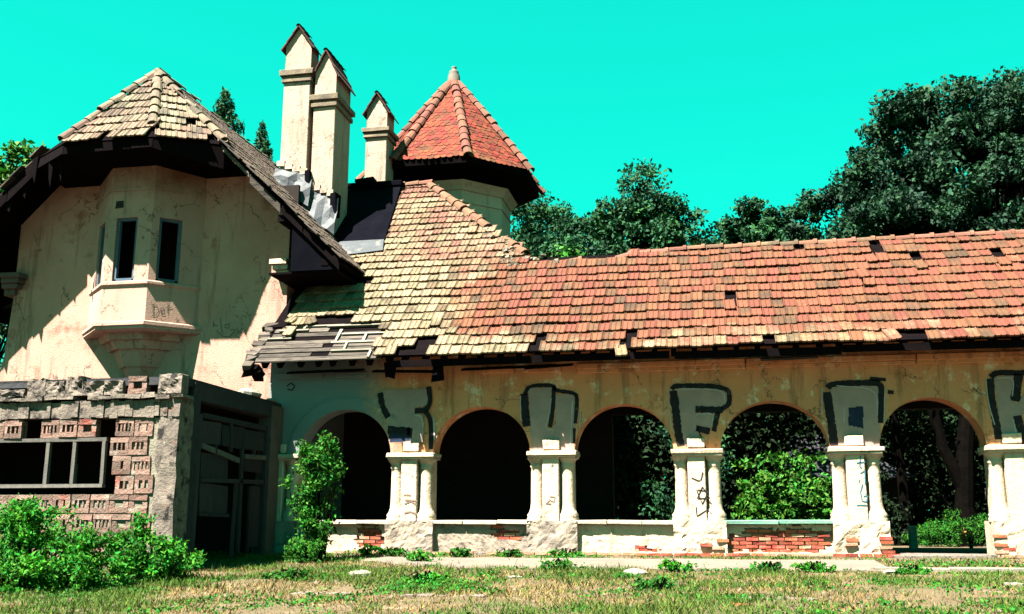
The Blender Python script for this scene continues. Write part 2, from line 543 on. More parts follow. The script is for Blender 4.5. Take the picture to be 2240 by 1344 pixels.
def scatter_pieces(name, stuff_name, meshes, mats, parent, limit=300):
    """the pieces that show largest become parts, the rest one joined part"""
    def size(mx):
        p = mx.translation
        d = (CAM - p)
        n = mx.to_3x3().col[2]
        return abs(n.dot(d.normalized())) / d.length_squared
    order = sorted(mats, key=lambda t: -size(t[0]))
    for mx, k in order[:limit]:
        piece(name, meshes[k], mx, parent)
    rest = order[limit:]
    if rest:
        V, Fa = [], []
        off = 0
        per = {}
        for k, me in enumerate(meshes):
            co = np.empty(len(me.vertices) * 3, np.float32); me.vertices.foreach_get("co", co)
            per[k] = (co.reshape(-1, 3), [tuple(p.vertices) for p in me.polygons])
        for mx, k in rest:
            co, fs = per[k]
            A = np.array(mx, np.float32)
            V.append(co @ A[:3, :3].T + A[:3, 3])
            Fa += [tuple(i + off for i in f) for f in fs]
            off += len(co)
        b = np.array(WORLD_ORIGIN[parent.name], np.float32)
        me = bpy.data.meshes.new(stuff_name)
        me.from_pydata((np.concatenate(V) - b).tolist(), [], Fa)
        me.materials.append(meshes[0].materials[0])
        me.update()
        o = bpy.data.objects.new(stuff_name, me)
        link(o, parent)
        o['kind'] = 'stuff'


def vnoise(x, y, seed=0):
    """smooth value noise on arrays"""
    xi, yi = np.floor(x).astype(int), np.floor(y).astype(int)
    xf, yf = x - xi, y - yi
    h = lambda a, b: np.modf(np.abs(np.sin(a * 127.1 + b * 311.7 + seed * 74.7) * 43758.5453))[0]
    sx, sy = xf * xf * (3 - 2 * xf), yf * yf * (3 - 2 * yf)
    return (h(xi, yi) * (1 - sx) + h(xi + 1, yi) * sx) * (1 - sy) + (h(xi, yi + 1) * (1 - sx) + h(xi + 1, yi + 1) * sx) * sy


def vn(x, y, seed=0):
    return float(vnoise(np.array([x]), np.array([y]), seed)[0])


# ------------------------------------------------------------------ tile shapes (x across, y up the slope, z out of the roof)
def make_tile(mat, w=.235, L=.43, t=.04, lift=.062):
    def b(mb):
        prof = [(-.5, 0), (-.44, .020), (-.34, .0), (-.06, .0), (0, .016), (.06, .0), (.36, .0), (.44, .024), (.5, .006)]
        n = len(prof)
        for y, up in ((0, lift), (L, .012)):
            mb.v += [(px * w, y, pz + up) for px, pz in prof]
        mb.v += [(px * w, 0.004, pz + lift - t) for px, pz in prof]
        for i in range(n - 1):
            mb.f.append((i, i + 1, n + i + 1, n + i)); mb.m.append(0)
            mb.f.append((2 * n + i, 2 * n + i + 1, i + 1, i)); mb.m.append(0)
        mb.f.append((0, n, 2 * n)); mb.m.append(0)
        mb.f.append((n - 1, 3 * n - 1, 2 * n - 1)); mb.m.append(0)
        return mat
    return shared('roof_tile', b)


def make_scale(mat, w=.19, L=.30, t=.016, lift=.03):
    """beaver-tail tile with a rounded lower end"""
    def b(mb):
        low = [(-.5, .07), (-.38, .02), (-.15, 0), (.15, 0), (.38, .02), (.5, .07)]
        n = len(low)
        mb.v += [(x * w, y, lift) for x, y in low] + [(w / 2, L, .006), (-w / 2, L, .006)]
        mb.v += [(x * w, y, lift - t) for x, y in low]
        mb.f.append(tuple(range(n + 2))); mb.m.append(0)
        for i in range(n - 1):
            mb.f.append((n + 2 + i, n + 3 + i, i + 1, i)); mb.m.append(0)
        return mat
    return shared('roof_tile', b)


def make_ridge_tile(mat, r=.12, L=.42, name='ridge_tile', collar=True):
    """half-round tile, x along the ridge, z up, with a raised collar at one end"""
    def b(mb):
        st = [(0, r * .92), (L * .80, r), (L * .80, r * 1.22), (L, r * 1.25)] if collar else [(0, r * .85), (L, r * 1.08)]
        k = 7
        for x, rr in st:
            mb.v += [(x, rr * math.cos(math.pi * q / (k - 1)), rr * math.sin(math.pi * q / (k - 1)) * .95 - .02) for q in range(k)]
        for s_ in range(len(st) - 1):
            for q in range(k - 1):
                mb.f.append((s_ * k + q, s_ * k + q + 1, (s_ + 1) * k + q + 1, (s_ + 1) * k + q)); mb.m.append(0)
        e = len(mb.v); x, rr = st[-1]
        mb.v += [(x, .8 * rr * math.cos(math.pi * q / (k - 1)), .8 * rr * math.sin(math.pi * q / (k - 1)) * .95 - .03) for q in range(k)]
        for q in range(k - 1):
            a = (len(st) - 1) * k + q
            mb.f.append((a, a + 1, e + q + 1, e + q)); mb.m.append(0)
        return mat
    return shared(name, b)


def ridge_run(p0, p1, me, parent, n, up=(0, 0, 1), skip=(), jit=.012, name='ridge_tile'):
    p0, p1 = Vector(p0), Vector(p1)
    d = (p1 - p0)
    for i in range(n):
        if i in skip:
            continue
        o = p0 + d * (i / n) + Vector((random.uniform(-jit, jit), random.uniform(-jit, jit), random.uniform(-jit, jit)))
        x = d.normalized()
        y = Vector(up).cross(x).normalized()
        m = frame(o, x, y) @ Euler((random.uniform(-.06, .06), random.uniform(-.03, .03), random.uniform(-.04, .04))).to_matrix().to_4x4()
        piece(name, me, m, parent)


def tile_field(o, u, v, inside, w, row, r0, r1, c0, c1, sag=.02, slips=None, missing=(), half=False, turn=.020):
    """matrices of a coursed field: o origin of row 0, u along the course, v up the slope"""
    out = []
    base = frame(o, u, v)
    for r in range(r0, r1):
        for c in range(c0, c1):
            if (r, c) in missing:
                continue
            x = c * w + ((r % 2) * w / 2 if half else (hash_(r) - .5) * w * .5)
            y = r * row
            if not inside(x, y, r, c):
                continue
            z = (vn(x * .55 + 31, y * .55, 3) - .5) * 2 * sag + random.uniform(-.006, .006)
            dy = (vn(x * .8, r * 7.3, 5) - .5) * .075 + random.uniform(-.018, .018)
            rot = random.uniform(-turn, turn)
            if slips and (r, c) in slips:
                sx, sy, sr = slips[(r, c)]
                x += sx; dy += sy; rot += sr; z += .035
            m = base @ Matrix.Translation((x, y + dy, z)) @ Euler((random.uniform(-.035, .035), random.uniform(-.05, .05), rot)).to_matrix().to_4x4()
            out.append((m, 0))
    return out


def hash_(r):
    return math.modf(abs(math.sin(r * 12.9898) * 43758.5453))[0]


def ground_z(x, y):
    """lawn falls gently from the building to the photographer"""
    yy = min(0.0, y)
    z = -.05 + .05 * max(yy, -32)
    return z

# ------------------------------------------------------------------ the setting: ground, path, kerb
def grid_sheet(name, xs, ys, zf, mat, kind='structure'):
    V = [(x, y, zf(x, y)) for y in ys for x in xs]
    n = len(xs)
    Fc = [(j * n + i, j * n + i + 1, (j + 1) * n + i + 1, (j + 1) * n + i) for j in range(len(ys) - 1) for i in range(n - 1)]
    return mesh_np(name, np.array(V), np.array(Fc), 4, mat, kind=kind, base=(0, 0, 0))


def lumpy(x, y):
    near = -14 < x < 12 and -14 < y < -.3
    return ground_z(x, y) + ((vn(x * 1.1, y * 1.1, 2) - .5) * .07 + (vn(x * 3.1, y * 3.1, 4) - .5) * .03 if near and not (-3.2 < y < -.9) else -.004)


xs = [-500, -200, -80, -40, -25, -18] + [-14 + .25 * i for i in range(105)] + [13, 16, 25, 40, 80, 200, 500]
ys = [-300, -100, -50, -32, -24, -18] + [-14 + .25 * i for i in range(57)] + [1, 3, 6, 12, 25, 60, 200, 600]
grid_sheet('ground', xs, ys, lumpy, 'ground')
# worn concrete path along the arcade: ragged southern edge
mb = MB()
N = 60
for i in range(N):
    xa, xb = -6.6 + i * .16, -6.6 + (i + 1) * .16
    e = lambda x: -3.05 + .25 * (vn(x * 1.3, 1, 9) - .5) + .10 * (vn(x * 6, 2, 9) - .5) + (max(0, -4.6 - x) * .55)
    t = lambda x: -1.02 + .22 * (vn(x * 1.7, 5, 9) - .5)
    za = lambda x, y: ground_z(x, y) + .02
    if e(xb) < t(xb) - .1:
        mb.poly([(xa, e(xa), za(xa, e(xa))), (xb, e(xb), za(xb, e(xb))), (xb, t(xb), za(xb, t(xb))), (xa, t(xa), za(xa, t(xa)))])
        mb.poly([(xa, e(xa), za(xa, e(xa)) - .10), (xb, e(xb), za(xb, e(xb)) - .10), (xb, e(xb), za(xb, e(xb))), (xa, e(xa), za(xa, e(xa)))])
mb.build('path', 'path', kind='structure')
kb = thing('kerb', (4.6, -2.8, ground_z(4.6, -2.8)), 'row of pale stone kerb slabs at the right end of the path', 'kerb')
x = 2.72
while x < 8.6:
    L = random.choice((1.45, 1.2, 1.6))
    m = MB()
    z = ground_z(x, -2.75)
    m.box(x, x + L - .03, -2.93, -2.62, z - .15, z + .055, .012)
    m.build('kerb_stone', 'kerb', kb, bevel=.012)
    x += L
for i, (x, y, w, lab) in enumerate(((-3.6, -6.95, 1.2, 'pale broken paving strip in the grass below the second arch'),
                                     (-5.4, -6.9, .9, 'pale broken paving strip in the grass left of the other strip'),
                                     (.9, -6.75, 1.0, 'pale paving strip half buried in grass below the fourth arch'))):
    z = ground_z(x, y)
    m = MB()
    for k in range(5):
        a = x - w / 2 + k * w / 5
        m.box(a + .02, a + w / 5 - random.uniform(.0, .06), y - .11 - random.uniform(0, .06), y + .12, z - .08, z + .022, .015)
    tag(m.build('paving_strip', 'path', base=(x, y, z), bevel=.008), lab, 'paving strip')
STN = [(-1.18, -3.75, .16, 'pale pinkish stone lying at the path edge near the middle'), (-5.72, -4.35, .15, 'flat white stone in the grass in front of the first pier'),
       (-3.05, -4.6, .09, 'small pale stone in the grass before the second pier'), (4.3, -4.9, .10, 'small white stone in the dry grass at the right'),
       (2.95, -3.3, .14, 'grey stone at the end of the path beside the kerb'), (.35, -7.6, .09, 'small reddish stone in the nearest dry grass')]
for x, y, r, lab in STN:
    m = MB()
    z = ground_z(x, y)
    m.lathe(x, y, [(0, z - .04), (r * .9, z - .03), (r, z + .03), (r * .7, z + r * .45), (0, z + r * .55)], 8)
    m.v = [(a + random.uniform(-.02, .02) + (a - x) * .4, b + random.uniform(-.02, .02), c + random.uniform(-.012, .012)) for a, b, c in m.v]
    tag(m.build('stone', 'brick' if 'reddish' in lab else 'stone', base=(x, y, z)), lab, 'stone')

# ------------------------------------------------------------------ the arcade wing
PX = [-9.15, -6.13, -3.1, -.13, 2.94, 5.85, 8.85]
ZS, ZC = 2.02, 3.0
arc = thing('arcade_wing', (0, 0, 0), 'long ochre arcade wing with round arches under a broken red tile roof', 'building')


def in_opening(x, z):
    for a, b in zip(PX, PX[1:]):
        l, r = a + .47, b - .47
        c, h = (l + r) / 2, (r - l) / 2
        if abs(x - c) < h and z < ZS + (ZC - ZS) * math.sqrt(max(0, 1 - ((x - c) / h) ** 2)):
            return True
    return False


mb = MB()
TOPZ = 4.52
NA = 28
for a, b in zip(PX, PX[1:]):
    l, r = a + .47, b - .47
    c, h = (l + r) / 2, (r - l) / 2
    P = [(l + (r - l) * .5 * (1 - math.cos(math.pi * k / NA)), ) for k in range(NA + 1)]
    P = [(p[0], ZS + (ZC - ZS) * math.sqrt(max(0, 1 - ((p[0] - c) / h) ** 2))) for p in P]
    P = [(a, ZS)] + P + [(b, ZS)]
    for (xa, za), (xb, zb) in zip(P, P[1:]):
        mb.poly([(xa, 0, za), (xb, 0, zb), (xb, 0, TOPZ), (xa, 0, TOPZ)])
        mb.poly([(xb, .5, zb), (xa, .5, za), (xa, .5, TOPZ), (xb, .5, TOPZ)])
        mb.poly([(xa, .5, za), (xb, .5, zb), (xb, 0, zb), (xa, 0, za)])
mb.poly([(PX[0] - .3, 0, -.3), (PX[0], 0, -.3), (PX[0], 0, TOPZ), (PX[0] - .3, 0, TOPZ)])
mb.box(PX[-1], PX[-1] + .4, 0, .5, -.3, TOPZ)
front = mb.build('front_wall', 'plaster_ochre', arc)
# end walls and back wall with two wide openings
mb = MB()
mb.box(-9.45, -9.152, .002, 4.4, -.3, TOPZ)
mb.build('end_wall', 'plaster_ochre', arc)
mb = MB()
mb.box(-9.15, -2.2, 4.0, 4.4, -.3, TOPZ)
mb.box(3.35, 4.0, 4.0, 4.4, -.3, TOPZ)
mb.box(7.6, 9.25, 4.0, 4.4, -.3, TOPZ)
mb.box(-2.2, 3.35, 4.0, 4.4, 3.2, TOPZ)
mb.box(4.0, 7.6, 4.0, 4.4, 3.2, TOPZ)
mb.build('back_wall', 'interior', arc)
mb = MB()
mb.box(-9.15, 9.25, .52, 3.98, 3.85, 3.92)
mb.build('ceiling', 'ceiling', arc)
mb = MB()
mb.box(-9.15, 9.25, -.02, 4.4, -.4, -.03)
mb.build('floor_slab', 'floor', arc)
# archivolts
for i, (a, b) in enumerate(zip(PX, PX[1:])):
    l, r = a + .47, b - .47
    c, h = (l + r) / 2, (r - l) / 2
    mb = MB()
    pts = []
    for k in range(33):
        t = math.pi * k / 32
        pts.append(((c - h * math.cos(t), ZS + (ZC - ZS) * math.sin(t)), (c - (h + .26) * math.cos(t), ZS + (ZC - ZS + .26) * math.sin(t))))
    off = .03 if i == 0 else .006
    for (p, q), (p2, q2) in zip(pts, pts[1:]):
        mb.hexa([(p[0], -off, p[1]), (p2[0], -off, p2[1]), (q2[0], -off, q2[1]), (q[0], -off, q[1])],
                [(p[0], .003, p[1]), (p2[0], .003, p2[1]), (q2[0], .003, q2[1]), (q[0], .003, q[1])])
    mb.build('archivolt', 'plaster_ochre', front)
# cornice, right part whole, left part broken
for x0, x1 in ((-2.55, .9), (.92, 4.2), (4.22, 9.3)):
    mb = MB()
    mb.box(x0, x1, -.06, -.002, 3.66, 3.74, .006)
    mb.box(x0, x1, -.13, -.002, 3.735, 3.86, .008)
    mb.build('cornice', 'plaster_ochre', arc, bevel=.01)
for x0, x1 in ((-4.6, -3.9), (-3.7, -2.9), (-9.3, -8.2), (-7.9, -7.2)):
    mb = MB()
    mb.box(x0, x1, -.07, -.002, 3.70, 3.83, .015)
    mb.build('cornice', 'plaster_ochre', arc, bevel=.01)


# graffiti letters: thin coats of paint on the plaster
def in_poly(x, z, poly):
    r = False
    j = len(poly) - 1
    for i in range(len(poly)):
        (xi, zi), (xj, zj) = poly[i], poly[j]
        if (zi > z) != (zj > z) and x < (xj - xi) * (z - zi) / (zj - zi) + xi:
            r = not r
        j = i
    return r


def coat(mb, poly, y, mi, cell=.02):
    x0, x1 = min(p[0] for p in poly), max(p[0] for p in poly)
    z0, z1 = min(p[1] for p in poly), max(p[1] for p in poly)
    nx, nz = int((x1 - x0) / cell) + 1, int((z1 - z0) / cell) + 1
    for j in range(nz):
        i = 0
        while i < nx:
            ok = lambda q: in_poly(x0 + (q + .5) * cell, z0 + (j + .5) * cell, poly) and not in_opening(x0 + (q + .5) * cell, z0 + (j + .5) * cell)
            if ok(i):
                k = i
                while k < nx and ok(k):
                    k += 1
                xa, xb, za, zb = x0 + i * cell, x0 + k * cell, z0 + j * cell, z0 + (j + 1) * cell
                mb.poly([(xa, y, za), (xb, y, za), (xb, y, zb), (xa, y, zb)], mi)
                i = k
            i += 1


def stroke(mb, pts, w, y, mi, to3=None, clip=True, wob=.15):
    P = []
    for _ in range(2 if len(pts) > 2 and clip else 0):               # round the corners as a sprayed line does
        q = [pts[0]]
        for (x0, z0), (x1, z1) in zip(pts, pts[1:]):
            q += [(x0 * .78 + x1 * .22, z0 * .78 + z1 * .22), (x0 * .22 + x1 * .78, z0 * .22 + z1 * .78)]
        pts = q + [pts[-1]]
    for (x0, z0), (x1, z1) in zip(pts, pts[1:]):
        n = max(2, int(math.hypot(x1 - x0, z1 - z0) / .04))
        P += [(x0 + (x1 - x0) * k / n, z0 + (z1 - z0) * k / n) for k in range(n)]
    P.append(pts[-1])
    L = []
    for k, (x, z) in enumerate(P):
        a, b = P[max(k - 1, 0)], P[min(k + 1, len(P) - 1)]
        dx, dz = b[0] - a[0], b[1] - a[1]
        d = math.hypot(dx, dz) or 1
        ww = w / 2 * (1 + random.uniform(-wob, wob))
        L.append(((x - dz / d * ww, z + dx / d * ww), (x + dz / d * ww, z - dx / d * ww)))
    f3 = to3 or (lambda x, z: (x, y, z))
    for (a, b), (c, d) in zip(L, L[1:]):
        if clip and any(in_opening(*q) for q in (a, b, c, d)):
            continue
        mb.poly([f3(*a), f3(*b), f3(*d), f3(*c)], mi)


GRAFFITI = {
    'S': {'fill': [(-6.82, 3.4), (-5.79, 3.42), (-5.78, 3.06), (-6.09, 3.0), (-6.08, 2.87), (-5.91, 2.83), (-5.87, 2.27), (-6.62, 2.28), (-6.63, 2.78), (-6.77, 2.98)], 'strokes': [(0.11, [(-5.78, 3.46), (-5.73, 3.12), (-5.83, 2.94), (-6.08, 2.94)]), (0.1, [(-5.84, 2.93), (-5.73, 2.76), (-5.7, 2.46), (-5.71, 2.07)]), (0.13, [(-6.87, 3.35), (-6.81, 3.05), (-6.67, 2.81)]), (0.16, [(-6.76, 2.56), (-6.18, 2.5)]), (0.12, [(-6.18, 2.57), (-6.19, 2.36)])], 'white': [(0.03, [(-6.08, 2.85), (-5.89, 2.81), (-5.9, 2.34)]), (0.03, [(-5.66, 2.79), (-5.63, 2.33), (-5.63, 2.07)])], 'blob': [(-6.67, 2.48), (-6.35, 2.57), (-6.14, 2.5), (-6.17, 2.31), (-6.41, 2.28), (-6.62, 2.28)]},
    'U': {'fill': [(-3.6, 3.37), (-3.08, 3.39), (-3.11, 2.87), (-3.23, 2.51), (-3.07, 2.5), (-3.03, 2.61), (-3.01, 3.23), (-2.59, 3.23), (-2.64, 2.04), (-3.54, 2.05), (-3.57, 2.88)], 'strokes': [(0.17, [(-3.69, 3.26), (-3.67, 2.88), (-3.61, 2.34), (-3.57, 2.08)]), (0.08, [(-3.68, 3.24), (-3.59, 3.43), (-3.06, 3.43), (-3.03, 3.31), (-2.59, 3.25), (-2.56, 3.09), (-2.61, 2.61)]), (0.09, [(-3.05, 3.4), (-3.08, 2.9), (-3.14, 2.54)]), (0.06, [(-2.63, 2.51), (-2.64, 2.16)])], 'white': [(0.02, [(-3.11, 3.15), (-3.16, 2.78), (-3.26, 2.51), (-3.08, 2.48)]), (0.02, [(-2.66, 3.09), (-2.72, 2.16)]), (0.02, [(-3.77, 3.21), (-3.77, 2.69)]), (0.02, [(-2.5, 2.86), (-2.54, 2.1)])]},
    'F': {'fill': [(-0.48, 3.31), (0.52, 3.29), (0.5, 2.95), (0.27, 2.85), (-0.13, 2.91), (-0.12, 2.76), (0.24, 2.79), (0.18, 2.46), (-0.11, 2.53), (-0.07, 2.24), (0.05, 2.08), (-0.43, 2.12), (-0.46, 2.97)], 'strokes': [(0.16, [(-0.57, 3.25), (-0.53, 2.87), (-0.5, 2.41), (-0.45, 2.12)]), (0.1, [(-0.6, 3.28), (-0.52, 3.36), (0.55, 3.31), (0.57, 2.96), (0.4, 2.85)]), (0.14, [(-0.13, 2.86), (0.42, 2.83)]), (0.1, [(0.32, 2.79), (0.22, 2.4)]), (0.13, [(-0.13, 2.47), (0.14, 2.4)]), (0.02, [(-0.12, 2.53), (-0.01, 2.21), (0.06, 2.05), (0.01, 1.9)])], 'white': [(0.02, [(-0.47, 3.28), (0.45, 3.26), (0.47, 2.95)]), (0.02, [(-0.65, 3.33), (-0.68, 2.97), (-0.61, 2.41)]), (0.02, [(-0.12, 2.75), (0.24, 2.78), (0.18, 2.5)])]},
    'O': {'fill': [(2.56, 3.26), (3.49, 3.27), (3.41, 2.06), (2.56, 2.08), (2.53, 2.52)], 'strokes': [(0.16, [(2.48, 3.15), (2.5, 2.81), (2.53, 2.49), (2.55, 2.08)]), (0.12, [(2.5, 3.23), (2.56, 3.31), (3.25, 3.32), (3.54, 3.31), (3.5, 2.88), (3.43, 2.06)]), (0.07, [(3.32, 3.4), (3.62, 3.37)]), (0.08, [(3.64, 3.13), (3.75, 3.11)])], 'white': [(0.02, [(2.67, 3.27), (3.43, 3.2), (3.41, 2.66)]), (0.02, [(2.39, 3.23), (2.35, 2.71)]), (0.02, [(3.59, 3.2), (3.48, 2.06)]), (0.02, [(2.79, 2.83), (2.77, 2.52)])], 'blob': [(2.87, 2.82), (3.15, 2.86), (3.13, 2.41), (2.85, 2.48)]},
    'K': {'fill': [(5.63, 3.37), (6.0, 3.39), (5.91, 2.96), (6.0, 2.83), (6.21, 3.14), (6.32, 3.13), (6.06, 2.58), (6.21, 2.03), (5.64, 2.08), (5.66, 2.53)], 'strokes': [(0.14, [(5.56, 3.34), (5.55, 2.93), (5.59, 2.47), (5.61, 2.16)]), (0.11, [(5.57, 3.37), (5.68, 3.46), (6.06, 3.44)]), (0.17, [(6.09, 3.42), (6.01, 3.08), (5.97, 2.89)]), (0.15, [(5.98, 2.61), (6.03, 2.27), (6.1, 2.03)]), (0.1, [(6.06, 3.44), (6.41, 3.46), (6.32, 3.13)])], 'white': [(0.02, [(5.67, 3.34), (6.0, 3.36), (5.93, 2.99)]), (0.02, [(5.48, 3.34), (5.48, 2.87), (5.56, 2.44)]), (0.02, [(5.9, 2.55), (5.94, 2.15)])]},
}
PIER_MARKS = {'star': [[(-0.05, 1.29), (-0.16, 1.06), (0.09, 1.06), (-0.05, 1.29)], [(-0.06, 0.95), (-0.17, 1.23), (0.06, 1.2), (-0.06, 0.95)], [(-0.03, 1.58), (-0.07, 1.43), (-0.12, 1.41), (-0.26, 1.47)], [(-0.19, 0.9), (-0.18, 0.71), (0.03, 0.84), (0.13, 0.74)]], 'blue': [[(3.02, 1.87), (2.99, 1.66), (3.03, 1.63)], [(2.93, 1.73), (3.1, 1.75)], [(2.99, 1.53), (3.08, 1.58), (3.07, 1.32)], [(2.97, 1.41), (2.96, 1.35)], [(3.02, 1.32), (2.97, 1.17), (2.99, 1.0), (3.07, 0.98), (3.1, 1.1), (3.02, 1.09)], [(2.88, 0.92), (3.07, 0.92)]], 'scratch': [[(-6.26, 1.16), (-6.1, 1.15)], [(-6.23, 1.05), (-5.96, 1.03)], [(-6.24, 0.97), (-6.11, 1.02), (-5.97, 0.96)], [(-6.24, 0.78), (-6.11, 0.81), (-5.95, 0.76)]], 'loop': [[(-3.22, 0.96), (-3.14, 1.04), (-3.05, 1.0), (-3.03, 1.1), (-3.14, 1.11)], [(-3.21, 0.97), (-3.11, 0.96)], [(-3.1, 1.78), (-3.06, 1.75), (-3.11, 1.72)]]}
WALL_MARKS = [[(-11.53, 5.34), (-11.52, 5.2)], [(-11.53, 5.27), (-11.42, 5.23)], [(-11.36, 5.43), (-11.31, 5.13), (-11.27, 5.04)], [(-11.24, 5.23), (-11.11, 5.29), (-11.13, 5.16), (-11.24, 5.19)], [(-11.45, 5.13), (-11.26, 4.96), (-11.08, 4.94), (-10.95, 5.12), (-11.09, 5.12)], [(-10.9, 5.17), (-10.9, 5.08), (-10.83, 5.08)], [(-10.78, 5.16), (-10.78, 5.08), (-10.65, 5.09)]]
ORIEL_MARKS = [[(0.163, 5.68), (0.184, 5.39)], [(0.113, 5.66), (0.248, 5.64), (0.304, 5.52), (0.262, 5.41), (0.149, 5.39)], [(0.347, 5.52), (0.424, 5.53), (0.403, 5.61), (0.347, 5.57), (0.368, 5.44), (0.453, 5.45)], [(0.509, 5.74), (0.509, 5.48)], [(0.467, 5.6), (0.608, 5.64)], [(0.743, 5.4), (0.743, 5.25), (0.807, 5.34)], [(0.262, 5.32), (0.276, 5.25)], [(0.375, 5.34), (0.389, 5.28)]]

for k, g in GRAFFITI.items():
    mb = MB()
    yy = -.033 if k == 'S' else -.010
    coat(mb, g['fill'], yy, 1)
    if 'blob' in g:
        coat(mb, g['blob'], yy - .002, 3)
    for w, p in g['strokes']:
        stroke(mb, p, w, yy - .004, 0)
    for w, p in g['white']:
        stroke(mb, p, w, yy - .006, 2)
    mb.build('graffiti_letter', ['paint_black', 'paint_silver', 'paint_white', 'paint_navy'], front)
mb = MB()
stroke(mb, [(-9.05 + .0, 3.55), (-8.95, 3.62), (-8.86, 3.55), (-8.92, 3.46), (-9.03, 3.48)], .03, -.008, 0, clip=False)
mb.build('graffiti_ring', 'paint_black', front)

# piers
for i, p in enumerate(PX):
    mb = MB()
    # core with flat pilaster in front
    mb.box(p - .42, p + .42, .10, .5, .58, 1.9)
    pier = mb.build('pier', 'plaster_pale', arc)
    mb = MB()
    mb.box(p - .20, p + .15, -.12, .12, .60, 1.93, .004)
    mb.box(p - .19, p + .16, -.075, .02, 2.07, 2.27, .012)
    mb.build('pilaster', 'plaster_pale', pier, bevel=.015)
    for cx in (p - .33, p + .32):
        mb = MB()
        prof = [(.21, .60), (.22, .66), (.20, .70), (.215, .74), (.17, .80), (.145, .88), (.135, 1.0), (.128, 1.6), (.125, 1.70), (.15, 1.74), (.13, 1.77), (.16, 1.83), (.22, 1.90)]
        mb.lathe(cx, .06, prof, 18)
        mb.build('half_column', 'plaster_pale', pier, smooth=True)
    mb = MB()
    mb.box(p - .50, p + .50, -.17, .5, 1.90, 1.95, .01)
    mb.box(p - .52, p + .52, -.20, .5, 1.952, 2.045, .012)
    mb.build('capital', 'plaster_pale', pier, bevel=.012)
    # rough plinth block, chipped
    mb = MB()
    nx, nz = 16, 11
    hw = .52
    G = {}
    for a in range(nx + 1):
        for c in range(nz + 1):
            xx, zz = p - hw + 2 * hw * a / nx, -.1 + .72 * c / nz
            G[a, c] = (xx + random.uniform(-.018, .018) * (0 < a < nx), -.155 + (vn(xx * 4, zz * 4, 40) - .5) * .06 + (vn(xx * 11, zz * 11, 41) - .5) * .035 + random.uniform(-.006, .006), zz + random.uniform(-.012, .012) * (0 < c < nz))
    for a in range(nx):
        for c in range(nz):
            mb.poly([G[a, c], G[a + 1, c], G[a + 1, c + 1], G[a, c + 1]])
    for c in range(nz):
        for a, s_ in ((0, 1), (nx, -1)):
            q = [G[a, c], G[a, c + 1], (G[a, c + 1][0], .5, G[a, c + 1][2]), (G[a, c][0], .5, G[a, c][2])]
            mb.poly(q if s_ > 0 else q[::-1])
    for a in range(nx):
        mb.poly([G[a, nz], G[a + 1, nz], (G[a + 1, nz][0], .5, .62), (G[a, nz][0], .5, .62)])
    mb.build('plinth', 'masonry_rough' if i < 3 else 'plaster_pale', pier)
    # scribbles on the pilaster
    key = {1: 'scratch', 2: 'loop', 3: 'star', 4: 'blue'}.get(i)
    if key:
        for s_ in PIER_MARKS[key]:
            mb = MB()
            stroke(mb, s_, .022 if key != 'scratch' else .03, -.1275, 0, clip=False)
            mb.build('scribble', 'paint_blue' if key == 'blue' else 'paint_black' if key == 'star' else 'pencil', pier)

# brick pieces
BW, BH = .25, .068
def brick_mesh(mat, w=.228, h=.055, d=.10):
    def b(m):
        m.box(-w / 2, w / 2, 0, d, -h / 2, h / 2, .006)
        return mat
    return shared('brick', b)
BRICKS = [brick_mesh('brick') for _ in range(4)]
BRICKS_PALE = [brick_mesh('brick_pale') for _ in range(4)]


def lay(parent, x, y, z, pale=False, j=.012):
    m = Matrix.Translation((x + random.uniform(-j, j) * .5, y + random.uniform(-j, j), z + random.uniform(-.004, .004))) @ Euler((0, random.uniform(-.02, .02), random.uniform(-.04, .04))).to_matrix().to_4x4()
    piece('brick', random.choice(BRICKS_PALE if pale else BRICKS), m, parent)


# parapets between the piers (the fifth arch is a doorway)
def patchy(i):
    """holes in the plaster that show brick, per bay: list of (x, z, rx, rz)"""
    return {0: [(-7.05, .28, .30, .28)], 1: [(-4.05, .30, .33, .10), (-4.3, .46, .16, .06)], 2: [(-1.25, .04, .30, .06)],
            3: [(1.05, .26, .52, .22), (1.9, .24, .5, .23), (.45, .15, .3, .16), (1.5, .1, .9, .1)]}.get(i, [])


